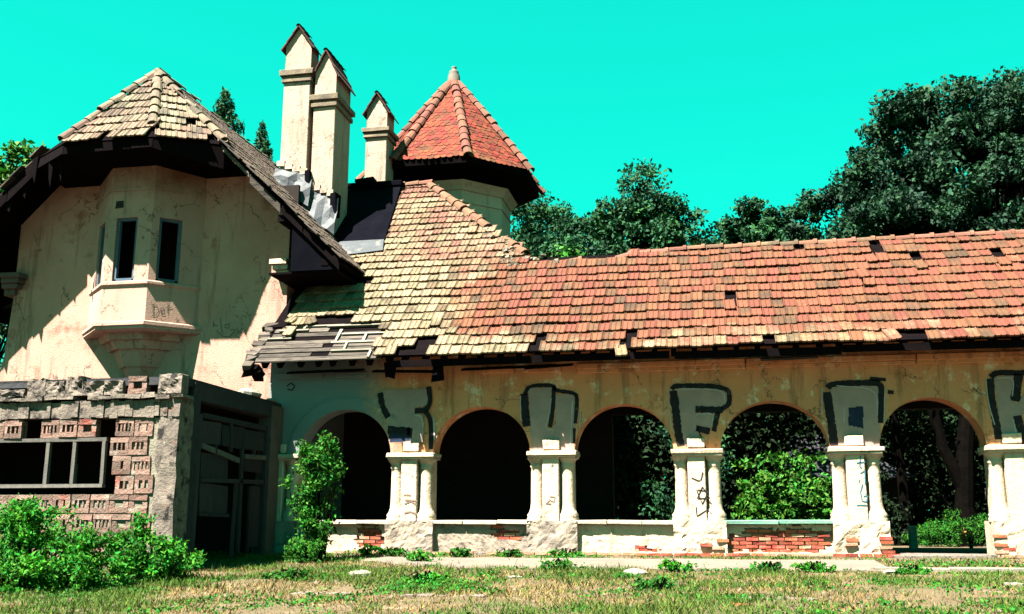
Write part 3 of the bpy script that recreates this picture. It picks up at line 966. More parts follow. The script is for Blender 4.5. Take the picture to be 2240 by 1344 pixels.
for i, (a, b) in enumerate(zip(PX, PX[1:])):
    if i in (4,):
        continue
    l, r = a + .50, b - .50
    mb = MB()
    mb.box(l, r, .03, .45, -.2, .545)
    par = mb.build('parapet', 'mortar', arc)
    # plaster coat with ragged losses
    mb = MB()
    cw = .06
    nx, nz = int((r - l) / cw), 10
    holes = patchy(i)
    G = {}
    for q in range(nx + 1):
        for c in range(nz + 1):
            xx, zz = l + (r - l) * q / nx, -.04 + .585 * c / nz
            G[q, c] = (xx + random.uniform(-.018, .018) * (0 < q < nx), -.030 + .02 * (vn(xx * 3, zz * 3, 8) - .5) + random.uniform(-.007, .007), zz + random.uniform(-.014, .014) * (0 < c < nz))
    gone = set()
    for q in range(nx):
        for c in range(nz):
            xx, zz = G[q, c][0], G[q, c][2]
            e = vn(xx * 5, zz * 7, 11) * .9
            if any(((xx - hx) / rx) ** 2 + ((zz - hz) / rz) ** 2 < .55 + e for hx, hz, rx, rz in holes):
                gone.add((q, c))
    left = {(q, c) for q in range(nx) for c in range(nz)} - gone
    while left:                                              # each unbroken patch of plaster is a part
        todo = [left.pop()]
        patch = []
        while todo:
            q, c = todo.pop()
            patch.append((q, c))
            for nb in ((q + 1, c), (q - 1, c), (q, c + 1), (q, c - 1)):
                if nb in left:
                    left.discard(nb)
                    todo.append(nb)
        mb = MB()
        for q, c in patch:
            f = [G[q, c], G[q + 1, c], G[q + 1, c + 1], G[q, c + 1]]
            mb.hexa(f, [(p[0], .031, p[2]) for p in f])
        mb.build('plaster_coat', 'plaster_pale' if i in (0, 2, 3) else 'masonry_rough', par)
    # bricks laid where the plaster is gone
    for row in range(7):
        z = .045 + row * .075
        x = l + .13 + (row % 2) * .125
        while x < r - .12:
            q, c = int((x - l) / (r - l) * nx), int((z + .04) / .585 * nz)
            if any((q + dq, c) in gone for dq in (-1, 0, 1)):
                lay(par, x, -.022, z, pale=random.random() < (.15 if i == 3 else .35))
            x += BW
    # sill of thick slabs
    x = l - .06
    n = 3 if i in (0, 1, 2) else 2
    for k in range(n):
        m = MB()
        w = (r - l + .12) / n
        m.box(x + .006, x + w - .006, -.14, .48, .552, .635, .010)
        m.build('sill', 'sill_green' if i == 3 else 'sill', par, bevel=.012)
        x += w
# bottom course of bricks along the front
mb = MB()
mb.box(-7.75, 3.45, -.20, .02, -.30, -.052)
mb.box(5.2, 9.3, -.20, .02, -.30, -.052)
foot = mb.build('footing', 'masonry_rough', arc)
x = -7.6
while x < 9.2:
    if not 3.5 < x < 5.25 and random.random() < .93:
        lay(foot, x, -.235, -.028 + .012 * (vn(x, 3, 6) - .5), pale=vn(x * .6, 2, 5) > .48, j=.02)
    x += .252
for k, (x, z) in enumerate(((3.36, .30), (3.38, .22), (3.36, .12), (3.40, .04), (2.75, .26), (2.72, .18), (5.42, .34), (5.55, .10), (5.42, .05), (5.42, .18), (-.02, .16), (.2, .10), (.3, .24))):
    lay(foot, x, -.20, z, pale=k % 3 == 2)
# door step below the fifth arch
mb = MB()
mb.box(3.46, 5.31, -.30, .5, -.16, -.005, .015)
mb.box(3.5, 5.25, -.52, -.302, -.2, -.085, .02)
mb.build('door_step', 'concrete', arc, bevel=.015)

# ------------------------------------------------------------------ arcade roof
AL = math.atan(.92)
CA, SA = math.cos(AL), math.sin(AL)
ROW, TW = .351, .235
RO = Vector((0, -.92, 3.98))
RU, RV, RN = Vector((1, 0, 0)), Vector((0, CA, SA)), Vector((0, -SA, CA))


def rp(x, s, h=0.0):
    return RO + RU * x + RV * s + RN * h


def slab(mb, x0, x1, s0, s1, h0, h1, j=0.0, mi=0):
    r = lambda: random.uniform(-j, j) if j else 0
    mb.hexa([rp(x0 + r(), s0 + r(), h0 + r() * .3), rp(x1 + r(), s0 + r(), h0 + r() * .3), rp(x1 + r(), s1 + r(), h0 + r() * .3), rp(x0 + r(), s1 + r(), h0 + r() * .3)],
            [rp(x0 + r(), s0 + r(), h1 + r() * .3), rp(x1 + r(), s0 + r(), h1 + r() * .3), rp(x1 + r(), s1 + r(), h1 + r() * .3), rp(x0 + r(), s1 + r(), h1 + r() * .3)], mi)


mb = MB()
RIDGE_S = 4.21
slab(mb, -6.6, 9.5, .12, RIDGE_S, -.09, -.035)
slab(mb, -9.55, -6.6, 1.45, RIDGE_S, -.09, -.035)
slab(mb, -9.55, -6.6, .12, 1.45, -.11, -.08)
# rear slope
for x0, x1 in ((-9.5, 9.5),):
    a, b_ = rp(x0, RIDGE_S, -.035), rp(x1, RIDGE_S, -.035)
    mb.hexa([(x0, a.y, a.z - .06), (x1, a.y, a.z - .06), (x1, 5.25, 4.0), (x0, 5.25, 4.0)], [(x0, a.y, a.z), (x1, a.y, a.z), (x1, 5.25, 4.06), (x0, 5.25, 4.06)])
# right gable
mb.prism([(9.27, -.1, 4.4), (9.27, 4.5, 4.4), (9.27, 2.2, 6.7)], (.06, 0, 0))
roof = mb.build('roof', 'wood_dark', arc)
# rafter ends under the eave
for k in range(48):
    x = -9.35 + k * .4 + random.uniform(-.05, .05)
    mb = MB()
    slab(mb, x, x + .10, .10, 1.35, -.26, -.115, .004)
    mb.build('rafter', 'wood_dark', roof)
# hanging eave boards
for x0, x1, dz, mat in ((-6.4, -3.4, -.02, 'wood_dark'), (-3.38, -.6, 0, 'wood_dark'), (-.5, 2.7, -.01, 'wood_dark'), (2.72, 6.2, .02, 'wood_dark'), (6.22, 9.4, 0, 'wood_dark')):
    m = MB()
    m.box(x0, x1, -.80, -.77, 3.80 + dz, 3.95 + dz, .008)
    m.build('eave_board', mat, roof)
for x0, x1, y, z, t in ((1.2, 2.3, -.5, 3.74, .02), (-3.6, -2.6, -.5, 3.70, .05), (-5.0, -3.0, -.3, 3.74, .03), (-6.9, -5.4, -.55, 3.72, -.05), (-8.9, -7.2, -.4, 3.76, .02)):
    m = MB()
    m.hexa([(x0, y, z), (x1, y, z + t), (x1, y + .25, z + t + .06), (x0, y + .25, z + .06)], [(x0, y, z + .04), (x1, y, z + .04 + t), (x1, y + .25, z + .1 + t), (x0, y + .25, z + .1)])
    m.build('loose_board', 'wood_grey' if x0 > 1 else 'wood_dark', roof)
for x0, z0, z1 in ((-5.55, 3.35, 3.75), (-6.6, 3.45, 3.8)):
    m = MB()
    m.box(x0, x0 + .22, -.62, -.5, z0 + .15, z1 + .1, .03)
    m.build('hanging_board', 'wood_dark', roof)
# stripped corner on the left: grey sheathing boards, pale battens, stray tiles
for k in range(9):
    s0 = .05 + k * .165
    xl = -9.55 + random.uniform(0, .12) + .02 * k
    segs = [(xl, random.uniform(-8.3, -7.9)), (random.uniform(-7.85, -7.8), -6.62)] if k % 2 else [(xl, -6.62)]
    for x0, x1 in segs:
        if random.random() < .08:
            continue
        m = MB()
        h = random.uniform(-.01, .012)
        slab(m, x0, x1, s0 + .01, s0 + random.uniform(.14, .158), -.078 + h, -.05 + h, .008)
        m.build('board', 'wood_grey', roof)
for x0, x1, s in ((-9.3, -8.6, 1.22), (-7.75, -6.75, 1.0), (-7.9, -6.75, .66), (-9.45, -8.9, .9), (-8.2, -6.75, 1.36), (-7.8, -6.9, .33), (-9.2, -7.8, 1.38)):
    m = MB()
    slab(m, x0, x1, s, s + .05, -.045, -.005, .008)
    m.build('batten', 'wood_pale', roof)
for x, s0, s1 in ((-7.55, .34, .655), (-7.2, .715, .995), (-7.84, .715, 1.2), (-8.75, 1.28, 1.6), (-6.92, .06, .32), (-9.0, .955, 1.215)):
    m = MB()
    slab(m, x, x + .06, s0, s1, -.045, .0, .01)
    m.build('batten', 'wood_pale', roof)
# broken verge at the left end
m = MB()
for k in range(9):
    s0 = -.1 + k * .2
    slab(m, -9.72 + random.uniform(-.1, .08), -9.50, s0, s0 + .17, -.16, -.03, .05)
m.build('verge_board', 'wood_grey', roof)
for k in range(3):
    m = MB()
    slab(m, -9.6 + random.uniform(-.1, .1), -9.35, -.15 + .05 * k, .1, -.3 - .1 * k, -.12 - .1 * k, .06)
    m.build('hanging_board', 'wood_dark', roof)

TILE_A = [make_tile('tile_arcade') for _ in range(1)]
MISS = {(1, -6), (0, -14), (1, -14), (0, -24), (0, -25), (1, -25), (1, -24), (5, 3), (0, 6), (0, 17), (0, 18), (10, 17), (11, 17), (11, 10), (9, 20), (9, 27), (0, -26)}
SLIPS = {(0, -6): (-.05, -.30, .14), (4, 3): (-.03, -.10, .02), (9, 16): (.02, -.09, .10), (9, 17): (.0, -.10, -.04), (8, 20): (0, -.12, .10), (8, 27): (0, -.13, 0),
         (0, -23): (0, -.06, .05), (0, 16): (0, .0, .22), (7, 15): (.02, -.02, .12), (6, 15): (0, -.04, -.1), (0, -27): (.02, -.05, .06), (3, -24): (0, .05, .07), (2, -22): (.0, .04, -.06),
         (10, 18): (.02, -.05, 0), (10, 19): (.02, -.06, 0), (10, 20): (.02, -.05, 0)}


def in_arc(x, y, r, c):
    X = x
    Yw = RO.y + y * CA
    if X > 9.45 or X < -9.35:
        return False
    if r <= 3 and X < -6.78 - .12 * (r % 2):
        return False
    if r == 4 and X < -7.7 and not (-9.1 < X < -8.5):
        return False
    if r == 11 and -3.95 < X < -1.55:
        return False
    if Yw > 1.3 and X < -6.33 - .92 * Yw - .1:
        return False
    return True


T = tile_field(RO, RU, RV, in_arc, TW, ROW, 0, 12, -41, 42, sag=.028, slips=SLIPS, missing=MISS)
for (x, s, rz) in ((-8.85, 1.38, .1), (-8.55, 1.42, .5), (-9.15, 1.5, -.2), (-9.0, .95, .05)):
    T.append((frame(rp(x, s, 0), RU, RV) @ Euler((0, 0, rz)).to_matrix().to_4x4(), 0))
scatter_pieces('roof_tile', 'roof_tiles_far', TILE_A, T, roof)
RT = make_ridge_tile('tile_ridge', .115, .40)
zr = 6.86
for k in range(26):
    x0 = -1.45 + k * .42
    m = frame((x0, 2.19, zr - .02 + random.uniform(-.012, .012) - .05 * max(0, (-.2 - x0))), Vector((1, 0, random.uniform(-.02, .02))), (0, 1, 0))
    piece('ridge_tile', RT, m, roof)
for x, z, a in ((-1.86, 6.66, .22), (-3.05, 6.63, .1)):
    piece('ridge_tile', RT, frame((x, 2.1, z), Vector((1, 0, a)), (0, 1, 0)), roof)
mb = MB()
for k in range(26):
    x = -4.6 + random.random() * 1.4
    s = 3.75 + random.random() * .5
    p = rp(x, s, .04)
    d = random.uniform(.025, .055)
    mb.box(p.x - d, p.x + d, p.y - d, p.y + d, p.z - d * .5, p.z + d * .6, d * .4)
mb.build('mortar_rubble', 'mortar', roof, kind='stuff')

# ------------------------------------------------------------------ hip roofed block behind the left end of the arcade
HR = (5.69, 10.06)
hipb = thing('hip_roofed_block', (-7, 7, 0), 'hip roofed block behind the arcade with pale lichen tiles and a black sheet partly standing for chimney shadow', 'building')
mb = MB()
mb.box(-9.6, -4.4, 4.45, 9.2, -.1, 6.6)
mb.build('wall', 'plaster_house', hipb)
mb = MB()
d = .06
F0, F1, F2, F3 = Vector((-9.6, 2.22, 6.84)), Vector((-4.02, 2.22, 6.84)), Vector((-7.46, HR[0], HR[1] - .04)), Vector((-12, HR[0], HR[1] - .04))
mb.prism([F0, F1, F2, F3], RN * -.08)
B1, B0 = Vector((-4.02, 9.16, 6.84)), Vector((-12, 9.16, 6.84))
mb.prism([F1, B1, F2], (-.05, 0, -.07))
mb.prism([B1, B0, F3, F2], (0, -.05, -.07))
hroof = mb.build('roof', 'wood_dark', hipb)


def in_hip(x, y, r, c):
    Yw = RO.y + y * CA
    if Yw > HR[0] + .02:
        return False
    if x > -3.98 - (Yw - 2.2) * .986 - .06:
        return False
    if x < -6.33 - .92 * Yw - .15 or x < -10.4:
        return False
    return True


T = tile_field(RO, RU, RV, in_hip, TW, ROW, 12, 26, -48, -15, sag=.03, missing={(17, -23), (13, -17), (14, -18)}, slips={(16, -24): (0, -.08, .08), (14, -19): (.02, -.06, .12)})
scatter_pieces('roof_tile', 'roof_tiles_far', [make_tile('tile_hip')], T, hroof)
RH = make_ridge_tile('tile_ridge', .15, .46, collar=False)
h0, h1 = Vector((-4.05, 2.3, 6.93)), Vector((-7.46, HR[0], HR[1] + .03))
ridge_run(h1, h0, RH, hroof, 12, skip=(8, 9), name='hip_tile')
ridge_run((-9.4, HR[0], HR[1] + .0), (-7.4, HR[0], HR[1] + .03), RH, hroof, 5)
mb = MB()
for k in range(22):
    t = random.uniform(.62, 1.02)
    p = h1.lerp(h0, t) + Vector((random.uniform(-.35, .1), random.uniform(-.25, .05), random.uniform(-.12, .02)))
    q = random.uniform(.025, .06)
    mb.box(p.x - q, p.x + q, p.y - q, p.y + q, p.z - q * .5, p.z + q * .7, q * .4)
mb.build('mortar_rubble', 'mortar', hroof, kind='stuff')
# black sheet, partly painted-in chimney shadow, and flashing in the valley between the roofs
mb = MB()
sY = lambda y: (y - RO.y) / CA
mb.hexa([rp(-9.4, sY(3.05), .02), rp(-7.86, sY(3.05), .02), rp(-8.22, sY(5.62), .02), rp(-9.9, sY(5.62), .02)],
        [rp(-9.4, sY(3.05), .10), rp(-7.86, sY(3.05), .10), rp(-8.22, sY(5.62), .16), rp(-9.9, sY(5.62), .16)])
felt = mb.build('felt_shadow_patch', 'tar', hroof)
mb = MB()
mb.box(-9.85, -8.15, 5.30, 5.85, 10.0, 10.13, .03)
mb.box(-9.5, -8.9, 5.1, 5.6, 10.06, 10.2, .03)
mb.build('felt_curb', 'tar', hroof, bevel=.02)
mb = MB()
mb.hexa([rp(-9.0, sY(2.45), .07), rp(-7.75, sY(2.6), .07), rp(-7.86, sY(3.02), .07), rp(-9.4, sY(3.02), .07)],
        [rp(-9.0, sY(2.45), .11), rp(-7.75, sY(2.6), .11), rp(-7.86, sY(3.02), .13), rp(-9.4, sY(3.02), .13)])
mb.build('valley_flashing', 'zinc', hroof)

# ------------------------------------------------------------------ the tower
TC = Vector((-7.6, 9.0, 0))
tow = thing('tower', (TC.x, TC.y, 0), 'octagonal stair tower with a steep pointed red scale tile roof', 'tower')
oct_ = lambda r, z: [Vector((TC.x + r * math.sin(math.radians(22.5 + 45 * k)), TC.y - r * math.cos(math.radians(22.5 + 45 * k)), z)) for k in range(8)]
mb = MB()
a, b = oct_(1.9, -.1), oct_(1.9, 11.0)
for k in range(8):
    mb.poly([a[k], a[(k + 1) % 8], b[(k + 1) % 8], b[k]])
mb.build('wall', 'plaster_tower', tow)
mb = MB()
for r0, r1, z0, z1 in ((1.94, 1.94, 10.02, 10.08), (1.94, 2.02, 10.40, 10.52), (2.02, 2.14, 10.522, 10.66)):
    a, b = oct_(r0, z0), oct_(r1, z1)
    c, d = oct_(1.85, z0), oct_(1.85, z1)
    for k in range(8):
        q = (k + 1) % 8
        mb.poly([a[k], a[q], b[q], b[k]])
        mb.poly([c[q], c[k], a[k], a[q]][::-1] if False else [c[k], c[q], a[q], a[k]][::-1])
        mb.poly([b[k], b[q], d[q], d[k]])
mb.build('string_course', 'plaster_tower', tow)
mb = MB()
EZ, AZ, ER = 11.10, 14.88, 2.86
a, b, c = oct_(ER, EZ - .02), oct_(ER - .02, EZ - .16), oct_(1.9, EZ - .40)
ap = Vector((TC.x, TC.y, AZ - .1))
for k in range(8):
    q = (k + 1) % 8
    mb.poly([a[k], a[q], ap])
    mb.poly([b[k], b[q], a[q], a[k]])
    mb.poly([c[k], c[q], b[q], b[k]])
troof = mb.build('roof', 'wood_dark', tow)
T = []
for k in range(8):
    if k in (3, 4):
        continue
    p, q = oct_(ER + .03, EZ)[k], oct_(ER + .03, EZ)[(k + 1) % 8]
    mid = (p + q) / 2
    apx = Vector((TC.x, TC.y, AZ))
    u = (q - p).normalized()
    v = (apx - mid)
    H = v.length
    W = (q - p).length
    flare = lambda y: .0
    def ins(x, y, r, c, W=W, H=H):
        return abs(x) < W / 2 * (1 - (y + .12) / H) - .02
    T += tile_field(mid, u, v, ins, .19, .155, 0, 28, -7, 8, sag=.012, half=True, turn=.02)
scatter_pieces('roof_tile', 'roof_tiles_far', [make_scale('tile_tower')], T, troof)
RTW = make_ridge_tile('tile_ridge_tower', .145, .40, collar=False)
for k in range(8):
    e = oct_(ER + .12, EZ - .03)[k] + Vector((0, 0, .04))
    if k in (3, 4):
        continue
    ridge_run(Vector((TC.x, TC.y, AZ + .03)).lerp(e, .06), e, RTW, troof, 12, name='hip_tile')
mb = MB()
mb.lathe(TC.x, TC.y, [(.22, AZ - .18), (.20, AZ + .05), (.15, AZ + .18), (.16, AZ + .22), (.09, AZ + .26), (.07, AZ + .34), (.095, AZ + .38), (.05, AZ + .40), (0, AZ + .43)], 12)
mb.build('finial', 'finial', troof, smooth=True)

# ------------------------------------------------------------------ the gabled house
hou = thing('gabled_house', (-13.4, 4, 0), 'plastered house with half hipped gable, overhanging tiled roof and a bay window', 'building')
RX, RZ = -13.4, 11.9
XL, XR, YG = -17.05, -9.68, 1.2
mb = MB()
# gable wall in pieces round the bay opening
def gab(x):
    return RZ - abs(x - RX) - .12
ox0, ox1, oz0, oz1 = -14.75, -12.05, 5.3, 8.6
def wall_poly(pts):
    mb.prism([(x, YG, z) for x, z in pts], (0, .35, 0))
wall_poly([(XL - .45, -.4), (ox0, -.4), (ox0, gab(ox0)), (XL, gab(XL)), (XL, 6.2), (XL - .1, 4.6), (XL - .3, 3.4)])
wall_poly([(ox1, -.4), (XR, -.4), (XR, gab(XR)), (ox1, gab(ox1))])
wall_poly([(ox0, -.4), (ox1, -.4), (ox1, oz0), (ox0, oz0)])
wall_poly([(ox0, oz1), (ox1, oz1), (ox1, gab(ox1)), (RX, gab(RX)), (ox0, gab(ox0))])
mb.box(XR - .35, XR, YG + .35, 10.3, -.4, gab(XR))
mb.box(XL, XL + .35, YG + .35, 10.3, -.4, gab(XL))
mb.prism([(x, 10.0, z) for x, z in ((XL, -.4), (XR, -.4), (XR, gab(XR)), (RX, gab(RX)), (XL, gab(XL)))], (0, .3, 0))
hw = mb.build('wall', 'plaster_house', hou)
mb = MB()
mb.box(-16.6, -10.1, 2.6, 2.7, 4.6, 9.2)
mb.build('inner_wall', 'interior', hou)
for s_ in WALL_MARKS:
    mb = MB()
    stroke(mb, s_, .028, YG - .008, 0, clip=False)
    mb.build('scribble', 'pencil', hw)
# stone corbels under the eaves
for x, sgn in ((XR, 1), (XL, -1)):
    mb = MB()
    for k, (w, z0, z1) in enumerate(((.42, 6.62, 6.74), (.34, 6.49, 6.615), (.26, 6.36, 6.485), (.12, 6.2, 6.355))):
        w *= .82
        mb.box(x - w if sgn > 0 else x - .22, x + .10 if sgn > 0 else x + w, YG - w, YG + .3 - .01 * k, z0, z1, .01)
    mb.build('corbel', 'render_grey' if sgn < 0 else 'plaster_pale', hou, bevel=.01)

# bay window
A0, A1, A2, A3 = Vector((-14.9, 1.2, 0)), Vector((-14.02, .35, 0)), Vector((-12.85, .35, 0)), Vector((-11.95, 1.2, 0))
bay_outline = [A0, A1, A2, A3]


def ring(off, z):
    """bay outline pushed outward by off"""
    pts = [A0, A1, A2, A3]
    dirs = [Vector((-1, 0, 0)), Vector((-.42, -1, 0)), Vector((.42, -1, 0)), Vector((1, 0, 0))]
    return [p + d * off + Vector((0, 0, z)) for p, d in zip(pts, dirs)]


def band(mb, secs, mi=0, cap=True):
    for (o0, z0), (o1, z1) in zip(secs, secs[1:]):
        a, b = ring(o0, z0), ring(o1, z1)
        for k in range(3):
            mb.poly([a[k], a[k + 1], b[k + 1], b[k]], mi)
    if cap:
        mb.poly(ring(*secs[0])[::-1], mi)
        mb.poly(ring(*secs[-1]), mi)


mb = MB()
def facet_panel(mb, p, q, t0, t1, z0, z1, th=.20):
    d = (q - p)
    n = Vector((d.y, -d.x, 0)).normalized()
    a, b = p + d * t0, p + d * t1
    mb.hexa([a + Vector((0, 0, z0)), b + Vector((0, 0, z0)), b - n * th + Vector((0, 0, z0)), a - n * th + Vector((0, 0, z0))],
            [a + Vector((0, 0, z1)), b + Vector((0, 0, z1)), b - n * th + Vector((0, 0, z1)), a - n * th + Vector((0, 0, z1))])
WZ0, WZ1 = 6.30, 7.82
WIN = [(A0, A1, .30, .78), (A1, A2, .19, .67), (A2, A3, .14, .58)]
for p, q, t0, t1 in WIN:
    facet_panel(mb, p, q, 0, t0, 6.20, 9.15)
    facet_panel(mb, p, q, t1, 1, 6.20, 9.15)
    facet_panel(mb, p, q, t0, t1, WZ1, 9.15)
band(mb, [(0, 5.20), (0, 6.14)])
band(mb, [(.0, 6.10), (.05, 6.15), (.05, 6.21), (.0, 6.24)])
band(mb, [(.03, 8.50), (.03, 8.55)], cap=True)
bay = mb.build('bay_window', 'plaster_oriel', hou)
mb = MB()
band(mb, [(.02, 5.02), (.10, 5.06), (.10, 5.12), (.14, 5.14), (.14, 5.22), (.0, 5.26)])
mb.build('ledge', 'plaster_oriel', bay)
mb = MB()
cp = Vector((-13.4, 1.2, 0))
for s0, z0, s1, z1 in ((.80, 5.02, .74, 4.86), (.66, 4.858, .58, 4.66), (.50, 4.658, .36, 4.25), (.32, 4.248, .20, 3.95)):
    f = lambda s, z: [cp + (p - cp) * s + Vector((0, 0, z)) for p in bay_outline]
    a, b = f(s0, z0), f(s1, z1)
    for k in range(3):
        mb.poly([b[k], b[k + 1], a[k + 1], a[k]])
    mb.poly(a)
    mb.poly(b[::-1])
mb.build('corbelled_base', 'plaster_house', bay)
for i, (p, q, t0, t1) in enumerate(WIN):
    d = (q - p); L = d.length; d.normalize()
    n = Vector((d.y, -d.x, 0))
    fr = MB()
    def bar(a, b, z0, z1, dep0=.05, dep1=.15):
        x, y = p + d * a, p + d * b
        fr.hexa([x - n * dep0 + Vector((0, 0, z0)), y - n * dep0 + Vector((0, 0, z0)), y - n * dep1 + Vector((0, 0, z0)), x - n * dep1 + Vector((0, 0, z0))],
                [x - n * dep0 + Vector((0, 0, z1)), y - n * dep0 + Vector((0, 0, z1)), y - n * dep1 + Vector((0, 0, z1)), x - n * dep1 + Vector((0, 0, z1))])
    a, b = t0 * L, t1 * L
    bar(a + .004, a + .07, WZ0, WZ1 - .004)
    bar(b - .07, b - .004, WZ0, WZ1 - .004)
    bar(a + .072, b - .072, WZ1 - .06, WZ1 - .004)
    bar(a + .072, b - .072, WZ0 - .04, WZ0 + .02)
    fr.build('window_frame', 'frame_blue', bay)
mb = MB()
d = (A3 - A2).normalized()
n = Vector((d.y, -d.x, 0))
for s_ in ORIEL_MARKS:
    stroke(mb, s_, .022, 0, 0, to3=lambda x, z: A2 + d * x + n * .006 + Vector((0, 0, z)), clip=False)
mb.build('scribble', 'pencil', bay)
mb = MB()
p = A1 + (A2 - A1) * .22
mb.box(p.x - .1, p.x + .1, p.y - .006, p.y + .003, 8.08, 8.26, .02)
mb.build('plaster_hole', 'paint_black', bay)

# house roof: two main slopes, three facets of the half hip
VY = 0.0                                                    # verge plane
q2 = 2 ** -.5
mb = MB()
HL, HRt, EL, ERt, APX = Vector((-14.6, -.88, 9.36)), Vector((-12.27, -.9, 9.36)), Vector((-15.9, 0, 9.4)), Vector((-10.9, 0, 9.4)), Vector((RX, 1.0, RZ))
def thick(poly, d=.09):
    n = (Vector(poly[1]) - Vector(poly[0])).cross(Vector(poly[2]) - Vector(poly[0])).normalized()
    if n.z < 0:
        n = -n
    mb.prism([Vector(p) - n * .035 for p in poly], -n * d)
BX = Vector((RX, 10.6, RZ))
EVR, EVL = -7.95, -19.2
thick([ERt, (EVR, VY, RZ - (EVR - RX)), (EVR, 10.6, RZ - (EVR - RX)), BX, APX])
thick([EL, APX, BX, (EVL, 10.6, RZ - (RX - EVL)), (EVL, VY, RZ - (RX - EVL))])
thick([HL, HRt, APX])
thick([HRt, ERt, APX])
thick([EL, HL, APX])
hrf = mb.build('roof', 'wood_dark', hou)
# closed dark soffit under the half hip and eave boards
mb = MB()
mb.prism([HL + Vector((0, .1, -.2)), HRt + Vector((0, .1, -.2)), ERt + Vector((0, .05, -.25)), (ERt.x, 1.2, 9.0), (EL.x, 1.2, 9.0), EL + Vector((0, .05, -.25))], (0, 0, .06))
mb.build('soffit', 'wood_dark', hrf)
for p, q in ((HL, HRt), (HRt, ERt), (EL, HL)):
    m = MB()
    nn = Vector(((q - p).y, -(q - p).x, 0)).normalized()
    a, b = p + nn * -.04, q + nn * -.04
    z = Vector((0, 0, 1))
    dp = .62 if p is HRt else .26  # right facet's board made deeper to lengthen its shadow on the gable wall
    m.hexa([a - z * .28, b - z * dp, b - z * dp - nn * .04, a - z * .28 - nn * .04], [a - z * .06, b - z * .06, b - z * .06 - nn * .04, a - z * .06 - nn * .04])
    m.build('eave_board', 'wood_dark', hrf)
# weathered verge boards on the raking edges, broken
def rake(x0, x1, sgn, h0, h1, y0, y1, mat, name='verge_board', j=.02):
    m = MB()
    f = lambda x, h: (x + sgn * h * q2 * 0 + random.uniform(-j, j), RZ - abs(x - RX) + h)
    a, b, c, d_ = f(x0, h0), f(x1, h0), f(x1, h1), f(x0, h1)
    m.hexa([(a[0], y0, a[1]), (b[0], y0, b[1]), (c[0], y0, c[1]), (d_[0], y0, d_[1])], [(a[0], y1, a[1]), (b[0], y1, b[1]), (c[0], y1, c[1]), (d_[0], y1, d_[1])])
    m.build(name, mat, hrf)
x = -10.95
while x < EVR - .1:
    L = random.uniform(.5, .95)
    rake(x, min(x + L, EVR + .05), 1, -.27 + random.uniform(-.05, .05), -.10, VY - .05, VY - .015, random.choice(('wood_grey', 'wood_dark', 'wood_dark')))
    x += L + random.uniform(0, .05)
rake(-10.9, EVR, 1, -.20, -.06, VY - .012, VY + .06, 'wood_dark')
x = -15.9
while x > EVL + .1:
    L = random.uniform(.5, .9)
    rake(max(x - L, EVL), x, 1, -.36 + random.uniform(-.12, .04), -.08, VY - .05, VY - .015, random.choice(('wood_dark', 'wood_dark', 'wood_grey')))
    x -= L + random.uniform(0, .05)
# jagged broken planks that hang from the left verge
for x, w, h in ((-16.3, .22, .55), (-16.75, .3, .42), (-17.1, .18, .75), (-17.6, .3, .4), (-18.0, .2, .6), (-15.75, .16, .6), (-15.3, .14, .75), (-15.0, .1, .62)):
    m = MB()
    zt = RZ - abs(x - RX) - .1 if x < -15.85 else 9.2
    y_ = VY + .02 if x < -15.85 else -.35
    m.prism([(x, y_, zt), (x + w, y_, zt + w * .6), (x + w * .8, y_, zt - h), (x + w * .35, y_, zt - h * .7)], (0, .04, 0))
    m.build('hanging_board', 'wood_dark', hrf)
# black boards added under the right slope's foot to shade the arcade tiles
for k in range(7):
    z0 = 6.2 + k * .19
    m = MB()
    xr = RX + RZ - z0 - .30
    m.prism([(-9.12, VY + .05, z0), (xr, VY + .05, z0), (xr - .19, VY + .05, z0 + .19), (-9.12, VY + .05, z0 + .19)], (0, .035, 0))
    m.build('eave_shade_board', 'tar', hrf)
m = MB()
m.box(-9.66, EVR - .06, VY + .09, 2.2, 6.15, 6.20)
m.build('soffit', 'wood_dark', hrf)
# purlin ends
for x in (-11.6, -9.4, -8.3, -15.3, -17.4, -18.5):
    m = MB()
    z = RZ - abs(x - RX) - .34
    m.box(x - .08, x + .08, VY + .03, YG, z - .16, z, .006)
    m.build('purlin', 'wood_dark', hrf)
# tiles
T = []
def tri_field(p, q, apex, w, row, over=.06, **k):
    u = (q - p).normalized()
    t = (apex - p).dot(u)
    foot = p + u * t
    v = apex - foot
    H = v.length
    W = (q - p).length
    o = p - v.normalized() * over
    def ins(x, y, r, c):
        f = max(0, (y - over + .05)) / H
        return t * f + .04 < x < W - (W - t) * f - .04
    n = int(W / w) + 2
    return tile_field(o, u, v, ins, w, row, 0, int(H / row) + 1, 0, n, **k)
T += tri_field(HL, HRt, APX, TW, ROW, sag=.03, missing={(0, 5)}, slips={(0, 6): (0, -.05, -.08)})
T += tri_field(HRt, ERt, APX, TW, ROW, sag=.03, missing={(2, 4), (5, 5), (0, 6)}, slips={(3, 4): (0, -.06, .12), (5, 4): (0, 0, .2)})
nT = len(T)
ou = Vector((EVR, VY - .06, RZ - (EVR - RX)))
uu, vv = Vector((0, 1, 0)), Vector((-q2, 0, q2))
SL = (RX - EVR) / -q2
def ins_main(x, y, r, c):
    X = EVR - y * q2
    Yw = VY - .06 + x
    if X < RX + .05 or Yw > 10.5:
        return False
    if X < -10.9 and Yw < (X + 10.9) / (RX + 10.9) * 1.0 + .05:
        return False
    if Yw > 1.35 and X > -6.33 - .92 * Yw + .12:
        return False
    if Yw < 0 and r == 0:
        return False
    return True
T2 = tile_field(ou, uu, vv, ins_main, TW, ROW, 0, 24, 0, 46, sag=.03, missing={(22, 6), (3, 1), (14, 0)}, slips={(5, 0): (0, -.05, .1), (9, 0): (.04, 0, -.08), (12, 1): (0, -.1, .08)})
